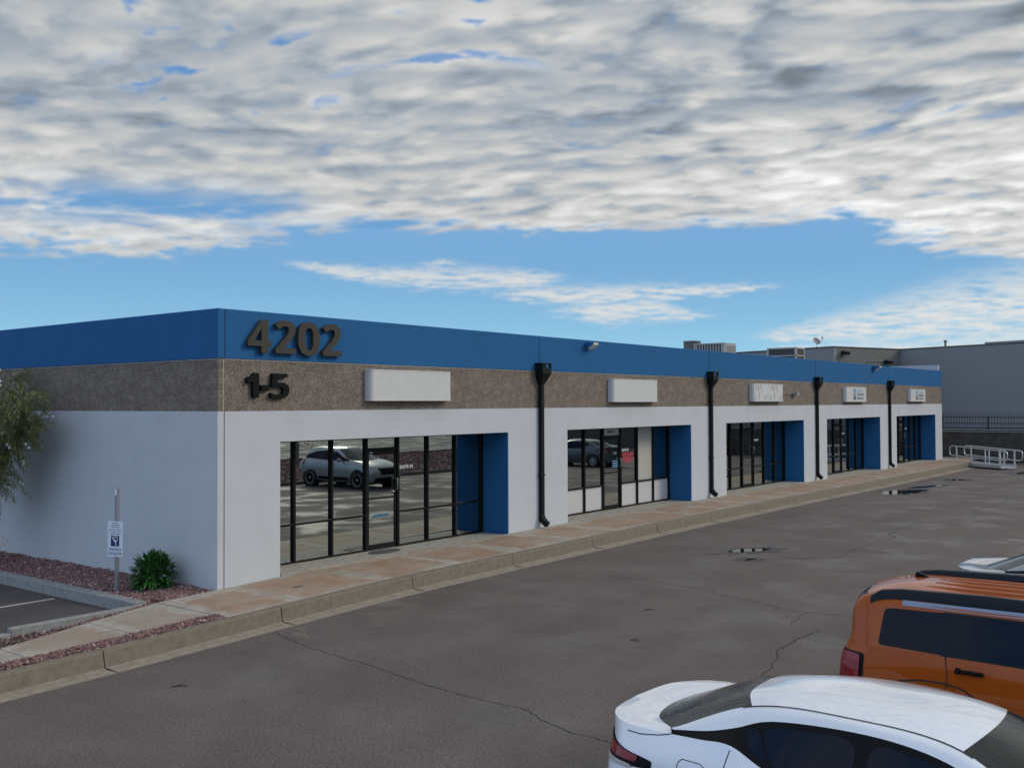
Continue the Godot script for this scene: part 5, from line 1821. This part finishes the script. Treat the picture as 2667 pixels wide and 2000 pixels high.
	# patches on the body: [name, material, low-rear, low-front, high-front, high-rear, offset, rounding, sides]
	for q in sp.patches:
		for sgn in ([1.0, -1.0] if q[8] == 0 else [float(q[8])]):
			a = st_new()
			var c := []
			for k in 4:
				var f = q[2 + k]
				c.append(find(H, f[0], f[1], 2 if f.size() < 3 else f[2], Vector2(-1, 9) if f.size() < 4 else (Vector2(-1, 0.6) if f[3] < 0 else Vector2(3.9, 9))))
			patch(a, H, c, q[6], sgn, q[7])
			put(done(a), q[0], M[q[1]], car)
	for q in sp.seams:
		for sgn in ([1.0, -1.0] if q[1] == 0 else [float(q[1])]):
			a = st_new()
			var c := []
			for f in q[0]: c.append(find(H, f[0], f[1]))
			ribbon(a, H, c, q[2], 0.0025, sgn)
			put(done(a), "panel_gap", M.seam, car)
	# handles, mirrors
	for f in sp.get("handles", []):
		for sgn in [1.0, -1.0]:
			var c := find(H, f[0], f[1])
			var p := gs(H, c.x, c.y)
			var s := st_new()
			box(s, Vector3(-0.012, -0.014, -0.1), Vector3(0.028, 0.014, 0.1), 0.01)
			var o := put(done(s), "door_handle", sp.get("handle_mat", paint), car)
			o.position = Vector3(p.x * sgn + 0.004 * sgn, p.y, p.z)
			o.scale.x = sgn
	for sgn in [1.0, -1.0]:
		var f: Vector3 = sp.mirror
		var s := st_new()
		box(s, Vector3(0.0, -0.02, -0.03), Vector3(0.12, 0.02, 0.03), 0.01)
		box(s, Vector3(0.1, -0.06, -0.05), Vector3(0.27, 0.09, 0.06), 0.04)
		var o := put(done(s), "side_mirror", paint, car)
		o.position = Vector3(f.x * sgn, f.y, f.z)
		o.scale.x = sgn
	# wheels in dark arches
	for z in sp.wheels:
		for sgn in [1.0, -1.0]:
			var c := find(H, 0.6, z)
			var wx := maxf(gs(H, c.x, c.y).x, sp.track)
			a = st_new()
			var R: float = sp.radius
			lathe(a, [Vector2(0.0, 0.002), Vector2(R * 1.13, 0.002), Vector2(R * 1.2, -0.004), Vector2(R * 1.2, -0.2)], Vector3(wx * sgn, R, z), Vector3(sgn, 0, 0), 36)
			put(done(a), "wheel_arch", sp.get("arch", M.trim), car)
			wheel(car, Vector3((wx + 0.012) * sgn, R, z), R, sgn, sp.spokes)
	put(boxm(Vector3(-0.75, 0.2, 0.25), Vector3(0.75, 0.42, sp.length - 0.3), 0.02), "underbody", M.seam, car)
	return car

func sedan_spec() -> Dictionary:
	var V := func(a, b, c): return Vector3(a, b, c)
	var d := {}
	d.length = 4.64
	d.levels = [
		{"rear": [Vector3(0, 0.26, 0.16), Vector3(0.5, 0.26, 0.19), Vector3(0.74, 0.25, 0.30), Vector3(0.83, 0.23, 0.55)], "side": [[0.85, 0.85, 0.2], [2.3, 0.845, 0.18], [3.5, 0.855, 0.19]], "front": [Vector3(0.85, 0.2, 3.95), Vector3(0.76, 0.2, 4.35), Vector3(0.42, 0.2, 4.56), Vector3(0, 0.2, 4.6)]},
		{"rear": [Vector3(0, 0.48, 0.17), Vector3(0.5, 0.48, 0.21), Vector3(0.80, 0.48, 0.35), Vector3(0.885, 0.48, 0.56)], "side": [[0.85, 0.905, 0.47], [2.3, 0.895, 0.43], [3.5, 0.905, 0.45]], "front": [Vector3(0.90, 0.45, 3.9), Vector3(0.83, 0.45, 4.35), Vector3(0.45, 0.45, 4.60), Vector3(0, 0.45, 4.64)]},
		{"rear": [Vector3(0, 0.76, 0.19), Vector3(0.5, 0.76, 0.23), Vector3(0.78, 0.76, 0.36), Vector3(0.885, 0.76, 0.55)], "side": [[0.85, 0.915, 0.75], [2.3, 0.90, 0.69], [3.5, 0.905, 0.67]], "front": [Vector3(0.90, 0.65, 3.9), Vector3(0.82, 0.63, 4.3), Vector3(0.42, 0.62, 4.56), Vector3(0, 0.62, 4.62)]},
		{"rear": [Vector3(0, 0.93, 0.20), Vector3(0.46, 0.94, 0.245), Vector3(0.72, 0.95, 0.38), Vector3(0.845, 0.955, 0.57)], "side": [[0.85, 0.885, 0.97], [1.4, 0.88, 0.96], [2.3, 0.875, 0.88], [3.5, 0.875, 0.83]], "front": [Vector3(0.86, 0.79, 3.9), Vector3(0.77, 0.73, 4.22), Vector3(0.4, 0.72, 4.44), Vector3(0, 0.72, 4.5)]},
	]
	d.top_rear = [Vector3(0, 1.08, 0.15), Vector3(0.42, 1.09, 0.21), Vector3(0.64, 1.095, 0.36), Vector3(0.745, 1.10, 0.56)]
	d.top_front = [Vector3(0.78, 0.90, 3.85), Vector3(0.66, 0.80, 4.15), Vector3(0.36, 0.775, 4.34), Vector3(0, 0.775, 4.40)]
	d.C = [
		[Vector3(0, 1.085, 0.50), Vector3(0.42, 1.10, 0.60), Vector3(0.70, 1.125, 0.86)],
		[Vector3(0, 1.375, 1.28), Vector3(0.29, 1.372, 1.31), Vector3(0.515, 1.345, 1.42)],
		[Vector3(0, 1.447, 2.10), Vector3(0.31, 1.441, 2.10), Vector3(0.55, 1.405, 2.10)],
		[Vector3(0, 1.405, 2.97), Vector3(0.31, 1.395, 2.945), Vector3(0.56, 1.335, 2.86)],
		[Vector3(0, 0.985, 3.84), Vector3(0.42, 0.985, 3.74), Vector3(0.74, 0.985, 3.42)]]
	d.T = [Vector3(0.745, 1.135, 0.90), Vector3(0.70, 1.165, 1.16), Vector3(0.655, 1.215, 1.36), Vector3(0.64, 1.305, 1.62), Vector3(0.645, 1.345, 2.10), Vector3(0.65, 1.33, 2.52), Vector3(0.66, 1.25, 2.86), Vector3(0.715, 1.08, 3.2), Vector3(0.752, 0.985, 3.44)]
	d.B = [Vector3(0.775, 1.11, 0.90), Vector3(0.785, 1.12, 1.14), Vector3(0.79, 1.125, 1.38), Vector3(0.805, 1.01, 1.66), Vector3(0.82, 0.965, 2.06), Vector3(0.825, 0.955, 2.5), Vector3(0.82, 0.95, 2.86), Vector3(0.80, 0.955, 3.2), Vector3(0.765, 0.97, 3.47)]
	# windows in (row, column) of the side strip: rear door, quarter light, front door
	d.windows = [[Vector2(0.5, 15.2), Vector2(0.4, 21.6), Vector2(4.5, 21.6), Vector2(4.3, 14.0)], [Vector2(0.45, 22.6), Vector2(0.4, 31.5), Vector2(4.3, 29.0), Vector2(4.5, 22.6)], [Vector2(1.4, 12.2), Vector2(0.6, 14.9), Vector2(4.2, 13.7), Vector2(4.0, 11.5)]]
	d.crown = [0.006, 0.03]
	d.patches = [
		["tail_lamp", "trim", [0.795, 0.42, 0, -1], [0.86, 0.80], [0.925, 0.80], [1.0, 0.42, 0, -1], 0.006, 0.2, 0],
		["lamp_lens", "lamp_red", [0.87, 0.46, 0, -1], [0.885, 0.66], [0.93, 0.68], [0.98, 0.46, 0, -1], 0.012, 0.1, 0],
		["reverse_lens", "lamp_clear", [0.815, 0.66, 0, -1], [0.835, 0.62], [0.862, 0.62], [0.858, 0.66, 0, -1], 0.011, 0.2, 0],
		["number_plate", "white_vinyl", [0.66, -0.0, 0, -1], [0.66, 0.16, 0, -1], [0.80, 0.16, 0, -1], [0.80, -0.0, 0, -1], 0.006, 0.0, 0],
		["headlamp", "lamp_clear", [0.60, 0.52, 0, 1], [0.62, 0.80, 0, 1], [0.72, 0.78, 0, 1], [0.70, 0.52, 0, 1], 0.006, 0.2, 0],
		["grille", "trim", [0.32, 0.0, 0, 1], [0.32, 0.42, 0, 1], [0.66, 0.40, 0, 1], [0.66, 0.0, 0, 1], 0.005, 0.0, 0],
	]
	d.seams = [
		[[[1.06, 0.52], [1.065, 0.66], [1.085, 0.80], [1.105, 0.91]], 0, 0.008],
		[[[1.10, 1.38], [0.98, 1.36], [0.86, 1.28], [0.70, 1.30], [0.45, 1.42]], 0, 0.007],
		[[[0.94, 2.13], [0.75, 2.13], [0.4, 2.12]], 0, 0.007],
		[[[0.93, 3.18], [0.75, 3.16], [0.4, 3.05]], 0, 0.007],
		[[[0.80, 1.00], [0.955, 1.01], [0.985, 1.04], [0.98, 1.18], [0.96, 1.22], [0.80, 1.21]], -1, 0.006],
	]
	d.handles = [[0.86, 1.62], [0.83, 2.55]]
	d.mirror = Vector3(0.82, 0.99, 3.02)
	d.wheels = [1.0, 3.71]
	d.radius = 0.325
	d.track = 0.86
	d.spokes = 10
	return d

func boxy_spec() -> Dictionary:
	# square-cut sport utility with a near upright tail
	var d := {}
	d.length = 4.54
	d.levels = [
		{"rear": [Vector3(0, 0.36, 0.07), Vector3(0.5, 0.36, 0.08), Vector3(0.78, 0.36, 0.12), Vector3(0.87, 0.36, 0.28)], "side": [[0.5, 0.885, 0.34], [2.0, 0.88, 0.32], [3.2, 0.885, 0.34]], "front": [Vector3(0.885, 0.36, 3.9), Vector3(0.82, 0.38, 4.3), Vector3(0.45, 0.38, 4.44), Vector3(0, 0.38, 4.46)]},
		{"rear": [Vector3(0, 0.62, 0.10), Vector3(0.5, 0.62, 0.11), Vector3(0.80, 0.62, 0.17), Vector3(0.895, 0.62, 0.31)], "side": [[0.5, 0.915, 0.62], [2.0, 0.905, 0.62], [3.2, 0.915, 0.62]], "front": [Vector3(0.915, 0.62, 3.9), Vector3(0.86, 0.62, 4.34), Vector3(0.45, 0.62, 4.5), Vector3(0, 0.62, 4.54)]},
		{"rear": [Vector3(0, 0.90, 0.17), Vector3(0.5, 0.90, 0.18), Vector3(0.79, 0.90, 0.23), Vector3(0.895, 0.90, 0.34)], "side": [[0.5, 0.925, 0.90], [2.0, 0.92, 0.90], [3.2, 0.92, 0.88]], "front": [Vector3(0.915, 0.86, 3.9), Vector3(0.85, 0.84, 4.3), Vector3(0.45, 0.84, 4.44), Vector3(0, 0.84, 4.47)]},
		{"rear": [Vector3(0, 1.16, 0.20), Vector3(0.5, 1.16, 0.21), Vector3(0.77, 1.16, 0.26), Vector3(0.87, 1.16, 0.37)], "side": [[0.5, 0.90, 1.16], [2.0, 0.905, 1.16], [3.2, 0.90, 1.08]], "front": [Vector3(0.88, 1.03, 3.9), Vector3(0.80, 1.0, 4.24), Vector3(0.42, 1.0, 4.36), Vector3(0, 1.0, 4.39)]},
	]
	d.top_rear = [Vector3(0, 1.33, 0.24), Vector3(0.46, 1.33, 0.25), Vector3(0.72, 1.33, 0.30), Vector3(0.81, 1.33, 0.40)]
	d.top_front = [Vector3(0.80, 1.16, 3.8), Vector3(0.70, 1.12, 4.1), Vector3(0.38, 1.12, 4.22), Vector3(0, 1.12, 4.25)]
	d.no_deck = true
	d.C = [
		[Vector3(0, 1.335, 0.245), Vector3(0.70, 1.335, 0.30), Vector3(0.85, 1.335, 0.50)],
		[Vector3(0, 1.765, 0.36), Vector3(0.57, 1.745, 0.43), Vector3(0.70, 1.715, 0.56)],
		[Vector3(0, 1.80, 1.5), Vector3(0.54, 1.78, 1.5), Vector3(0.705, 1.745, 1.5)],
		[Vector3(0, 1.765, 2.56), Vector3(0.54, 1.745, 2.48), Vector3(0.69, 1.71, 2.40)],
		[Vector3(0, 1.20, 3.30), Vector3(0.46, 1.20, 3.22), Vector3(0.78, 1.20, 3.02)]]
	d.T = [Vector3(0.855, 1.345, 0.505), Vector3(0.815, 1.53, 0.53), Vector3(0.775, 1.67, 0.60), Vector3(0.765, 1.69, 1.0), Vector3(0.765, 1.695, 1.5), Vector3(0.765, 1.69, 2.0), Vector3(0.765, 1.66, 2.40), Vector3(0.79, 1.43, 2.72), Vector3(0.80, 1.215, 3.03)]
	d.B = [Vector3(0.86, 1.33, 0.50), Vector3(0.868, 1.33, 0.53), Vector3(0.87, 1.33, 0.60), Vector3(0.872, 1.325, 1.0), Vector3(0.872, 1.32, 1.5), Vector3(0.872, 1.31, 2.0), Vector3(0.87, 1.30, 2.40), Vector3(0.86, 1.26, 2.72), Vector3(0.82, 1.205, 3.04)]
	d.rear_glass_margin = 6
	d.rear_glass_from = 1
	d.win_round = 0.1
	d.pillars = [[Vector2(0.0, 16.6), Vector2(0.0, 35.0), Vector2(4.95, 30.8), Vector2(4.95, 16.6)]]
	d.band = M.car_orange
	d.windows = [[Vector2(0.25, 10.2), Vector2(0.1, 17.2), Vector2(4.85, 17.2), Vector2(4.75, 10.9)], [Vector2(0.2, 18.9), Vector2(0.2, 25.4), Vector2(4.7, 25.4), Vector2(4.7, 18.9)], [Vector2(0.3, 26.4), Vector2(0.3, 34.0), Vector2(4.6, 30.2), Vector2(4.75, 26.4)]]
	d.crown = [0.0, 0.05]
	d.patches = [
		["tail_lamp", "trim", [0.76, 0.64, 0, -1], [0.76, 0.475], [1.25, 0.495], [1.25, 0.64, 0, -1], 0.008, 0.12, 0],
		["lamp_lens", "lamp_red", [0.78, 0.66, 0, -1], [0.78, 0.44], [1.235, 0.46], [1.235, 0.66, 0, -1], 0.018, 0.1, 0],
		["headlamp", "lamp_clear", [0.86, 0.55, 0, 1], [0.86, 0.82, 0, 1], [1.02, 0.80, 0, 1], [1.02, 0.55, 0, 1], 0.006, 0.2, 0],
		["grille", "trim", [0.82, 0.0, 0, 1], [0.82, 0.46, 0, 1], [1.04, 0.46, 0, 1], [1.04, 0.0, 0, 1], 0.006, 0.0, 0],
		["fender_flare", "car_orange", [0.62, 0.62], [0.62, 1.56], [1.07, 1.36], [1.07, 0.86], 0.022, 0.5, 0],
	]
	d.seams = [
		[[[1.325, 1.22], [1.16, 1.21], [1.0, 1.21], [0.7, 1.3]], 0, 0.010],
		[[[1.30, 2.18], [0.9, 2.18], [0.42, 2.16]], 0, 0.009],
		[[[1.28, 3.0], [0.9, 3.05], [0.42, 3.0]], 0, 0.009],
		[[[1.06, 0.80], [1.095, 0.98], [1.10, 1.16], [1.08, 1.32], [0.98, 1.50], [0.8, 1.58]], 0, 0.016],
	]
	d.handles = []
	d.mirror = Vector3(0.88, 1.27, 2.8)
	d.wheels = [1.02, 3.78]
	d.radius = 0.365
	d.track = 0.90
	d.spokes = 6
	return d

func crossover_spec() -> Dictionary:
	var d := {}
	d.length = 4.6
	d.levels = [
		{"rear": [Vector3(0, 0.34, 0.14), Vector3(0.5, 0.34, 0.16), Vector3(0.76, 0.34, 0.24), Vector3(0.86, 0.33, 0.45)], "side": [[0.6, 0.885, 0.3], [2.2, 0.87, 0.28], [3.4, 0.885, 0.29]], "front": [Vector3(0.885, 0.3, 3.9), Vector3(0.80, 0.3, 4.34), Vector3(0.45, 0.3, 4.5), Vector3(0, 0.3, 4.54)]},
		{"rear": [Vector3(0, 0.60, 0.0), Vector3(0.5, 0.60, 0.03), Vector3(0.82, 0.60, 0.16), Vector3(0.90, 0.60, 0.40)], "side": [[0.6, 0.925, 0.58], [2.2, 0.905, 0.56], [3.4, 0.92, 0.58]], "front": [Vector3(0.92, 0.58, 3.9), Vector3(0.86, 0.58, 4.36), Vector3(0.45, 0.58, 4.56), Vector3(0, 0.58, 4.6)]},
		{"rear": [Vector3(0, 0.86, 0.05), Vector3(0.5, 0.86, 0.07), Vector3(0.80, 0.86, 0.18), Vector3(0.90, 0.86, 0.40)], "side": [[0.6, 0.93, 0.85], [2.2, 0.91, 0.82], [3.4, 0.92, 0.80]], "front": [Vector3(0.91, 0.78, 3.9), Vector3(0.84, 0.76, 4.34), Vector3(0.45, 0.76, 4.54), Vector3(0, 0.76, 4.57)]},
		{"rear": [Vector3(0, 1.0, 0.10), Vector3(0.5, 1.0, 0.12), Vector3(0.76, 1.0, 0.22), Vector3(0.87, 1.0, 0.42)], "side": [[0.6, 0.90, 1.02], [2.2, 0.885, 1.0], [3.4, 0.88, 0.96]], "front": [Vector3(0.87, 0.93, 3.9), Vector3(0.78, 0.89, 4.28), Vector3(0.42, 0.88, 4.46), Vector3(0, 0.88, 4.5)]},
	]
	d.top_rear = [Vector3(0, 1.10, 0.16), Vector3(0.46, 1.10, 0.18), Vector3(0.70, 1.11, 0.27), Vector3(0.80, 1.12, 0.42)]
	d.top_front = [Vector3(0.80, 1.02, 3.75), Vector3(0.68, 0.97, 4.1), Vector3(0.38, 0.96, 4.3), Vector3(0, 0.965, 4.36)]
	d.no_deck = true
	d.C = [
		[Vector3(0, 1.10, 0.16), Vector3(0.56, 1.10, 0.20), Vector3(0.82, 1.13, 0.52)],
		[Vector3(0, 1.56, 0.62), Vector3(0.40, 1.55, 0.64), Vector3(0.62, 1.51, 0.80)],
		[Vector3(0, 1.63, 1.7), Vector3(0.38, 1.62, 1.7), Vector3(0.63, 1.57, 1.7)],
		[Vector3(0, 1.57, 2.52), Vector3(0.38, 1.56, 2.49), Vector3(0.62, 1.50, 2.38)],
		[Vector3(0, 1.10, 3.46), Vector3(0.44, 1.10, 3.38), Vector3(0.77, 1.09, 3.08)]]
	d.T = [Vector3(0.82, 1.15, 0.56), Vector3(0.775, 1.26, 0.62), Vector3(0.715, 1.36, 0.80), Vector3(0.70, 1.45, 1.2), Vector3(0.695, 1.49, 1.7), Vector3(0.695, 1.475, 2.1), Vector3(0.70, 1.425, 2.38), Vector3(0.75, 1.25, 2.75), Vector3(0.785, 1.10, 3.09)]
	d.B = [Vector3(0.83, 1.13, 0.54), Vector3(0.835, 1.14, 0.64), Vector3(0.84, 1.14, 0.84), Vector3(0.845, 1.12, 1.22), Vector3(0.845, 1.10, 1.7), Vector3(0.845, 1.09, 2.1), Vector3(0.84, 1.08, 2.4), Vector3(0.83, 1.07, 2.77), Vector3(0.79, 1.075, 3.10)]
	d.rear_glass_margin = 3
	d.rear_glass_from = 1
	d.windows = [[Vector2(0.6, 11.0), Vector2(0.3, 20.0), Vector2(4.6, 20.0), Vector2(4.4, 10.5)], [Vector2(0.3, 21.2), Vector2(0.3, 33.0), Vector2(4.4, 29.6), Vector2(4.6, 21.2)]]
	var line := []
	for k in range(8, 36): line.append(Vector2(5.05, k))
	d.chrome = [line]
	d.crown = [0.0, 0.04]
	d.patches = [
		["headlamp", "lamp_clear", [0.66, 0.70, 0, 1], [0.62, 0.86, 0, 1], [0.90, 0.84, 0, 1], [0.87, 0.60, 0, 1], 0.006, 0.2, 0],
		["grille", "trim", [0.56, 0.0, 0, 1], [0.58, 0.44, 0, 1], [0.84, 0.56, 0, 1], [0.84, 0.0, 0, 1], 0.006, 0.0, 0],
		["lower_grille", "trim", [0.31, 0.0, 0, 1], [0.31, 0.72, 0, 1], [0.46, 0.66, 0, 1], [0.46, 0.0, 0, 1], 0.006, 0.0, 0],
		["tail_lamp", "lamp_red", [0.86, 0.36], [0.90, 0.60], [1.08, 0.62], [1.08, 0.40], 0.006, 0.3, 0],
		["sill_cladding", "trim", [0.31, 1.4], [0.31, 3.2], [0.46, 3.2], [0.46, 1.4], 0.006, 0.0, 0],
	]
	d.seams = [
		[[[1.10, 1.28], [0.9, 1.30], [0.7, 1.45], [0.45, 1.5]], 0, 0.008],
		[[[1.08, 2.18], [0.75, 2.18], [0.45, 2.16]], 0, 0.008],
		[[[1.06, 3.15], [0.75, 3.1], [0.45, 3.0]], 0, 0.008],
	]
	d.handles = [[0.97, 1.45], [0.94, 2.35]]
	d.mirror = Vector3(0.84, 1.10, 2.78)
	d.wheels = [0.92, 3.70]
	d.radius = 0.355
	d.track = 0.88
	d.spokes = 10
	return d

func make_cars() -> void:
	var sd := sedan_spec()
	var sedan := make_car(sd, "parked_car", "wet white sedan with black window band parked beside the orange utility vehicle", "car", Vector3(-3.1, -0.42, 10.03), 0.0, M.car_white, M.car_white_wet, M.wet_glass)
	# wiper-like purple toll strip on the far edge of the rear glass
	var ox := boxy_spec()
	ox.handle_mat = M.trim
	var suv := make_car(ox, "sport_utility", "square orange sport utility with black roof rails and tinted windows", "car", Vector3(-0.35, -0.42, 10.98), 0.0, M.car_orange, M.car_orange, M.car_glass)
	suv_extras(suv)
	var s2 := sedan_spec()
	make_car(s2, "parked_car", "silver sedan mostly hidden behind the orange sport utility roof", "car", Vector3(5.0, lot_y(5.0, 12.5) - 0.03, 10.68), 0.0, M.car_silver, M.car_silver, M.car_clear)
	var s3 := sedan_spec()
	make_car(s3, "parked_car", "dark grey sedan seen only mirrored in the panelled suite 02 storefront", "car", Vector3(34.5, lot_y(34.5, 13.5), 11.6), 0.0, M.car_grey, M.car_grey, M.car_glass)
	var cs := crossover_spec()
	make_car(cs, "crossover", "silver crossover seen only mirrored in the suite 01 storefront", "car", Vector3(17.42, lot_y(17.4, 14.0), 16.15), PI, M.car_silver, M.car_silver, M.car_clear)

func suv_extras(car: Node3D) -> void:
	# black roof rails
	for sgn in [1.0, -1.0]:
		var st := st_new()
		var path := [[0.50, 1.735], [0.58, 1.79], [0.75, 1.815], [1.5, 1.835], [2.1, 1.825], [2.35, 1.80], [2.45, 1.745]]
		var g := []
		for q in path:
			var row := []
			for c in [Vector2(-0.075, -0.06), Vector2(-0.072, 0.0), Vector2(-0.055, 0.014), Vector2(0.015, 0.016), Vector2(0.034, 0.0), Vector2(0.04, -0.085)]:
				row.append(Vector3((0.675 + c.x) * sgn if sgn > 0 else -(0.675 + c.x), q[1] + c.y, q[0]))
			g.append(row)
		grid(st, g, null, sgn < 0)
		put(done(st), "roof_rail", M.rail_black, car)
		# grey strip between rail and windows
		var a := st_new()
		quad(a, Vector3(0.762 * sgn, 1.705, 0.80), Vector3(0.735 * sgn, 1.748, 0.80), Vector3(0.735 * sgn, 1.755, 2.35), Vector3(0.762 * sgn, 1.71, 2.35))
		put(done(a), "roof_side_strip", M.steel_blue, car)
		# door handle with round lock
		var h := st_new()
		box(h, Vector3(0.0, -0.017, 0.03), Vector3(0.035, 0.017, 0.21), 0.012)
		lathe(h, [Vector2(0.0, 0.034), Vector2(0.022, 0.03), Vector2(0.028, 0.0)], Vector3(0.0, 0.0, 0.0), Vector3(1, 0, 0), 14)
		var hm := done(h)
		for z in [1.30, 2.28]:
			var o := put(hm, "door_handle", M.trim, car)
			o.position = Vector3(0.903 * sgn, 1.225, z)
			o.scale.x = sgn
	# pressed ribs along the roof
	for x in [-0.42, -0.21, 0.0, 0.21, 0.42]:
		var st := st_new()
		var g := []
		for k in 12:
			var z := lerpf(0.72, 2.3, k / 11.0)
			var y: float = 1.765 + 0.035 * sin(clampf((z - 0.36) / 2.2, 0, 1) * PI * 0.94 + 0.05) - 0.06 * x * x
			var row := []
			var e := sin(PI * clampf(k / 11.0, 0.0, 1.0))
			var hh := 0.022 if k > 0 and k < 11 else -0.01
			for c in [Vector2(-0.05, -0.012), Vector2(-0.036, hh), Vector2(0.036, hh), Vector2(0.05, -0.012)]:
				row.append(Vector3(x + c.x, y + c.y, z))
			g.append(row)
		grid(st, g)
		put(done(st), "roof_rib", M.car_orange, car)
	var an := st_new()
	prism(an, PackedVector2Array([Vector2(0.0, -0.02), Vector2(0.02, 0.055), Vector2(0.05, 0.05), Vector2(0.16, 0.0), Vector2(0.16, -0.02)]), Vector3(0.26, 1.795, 0.62), Vector3(0, 0, 1), Vector3(0, 1, 0), Vector3(0.05, 0, 0))
	put(done(an), "antenna", M.trim, car)

func o_mesh(h: SurfaceTool) -> ArrayMesh:
	return h.commit()
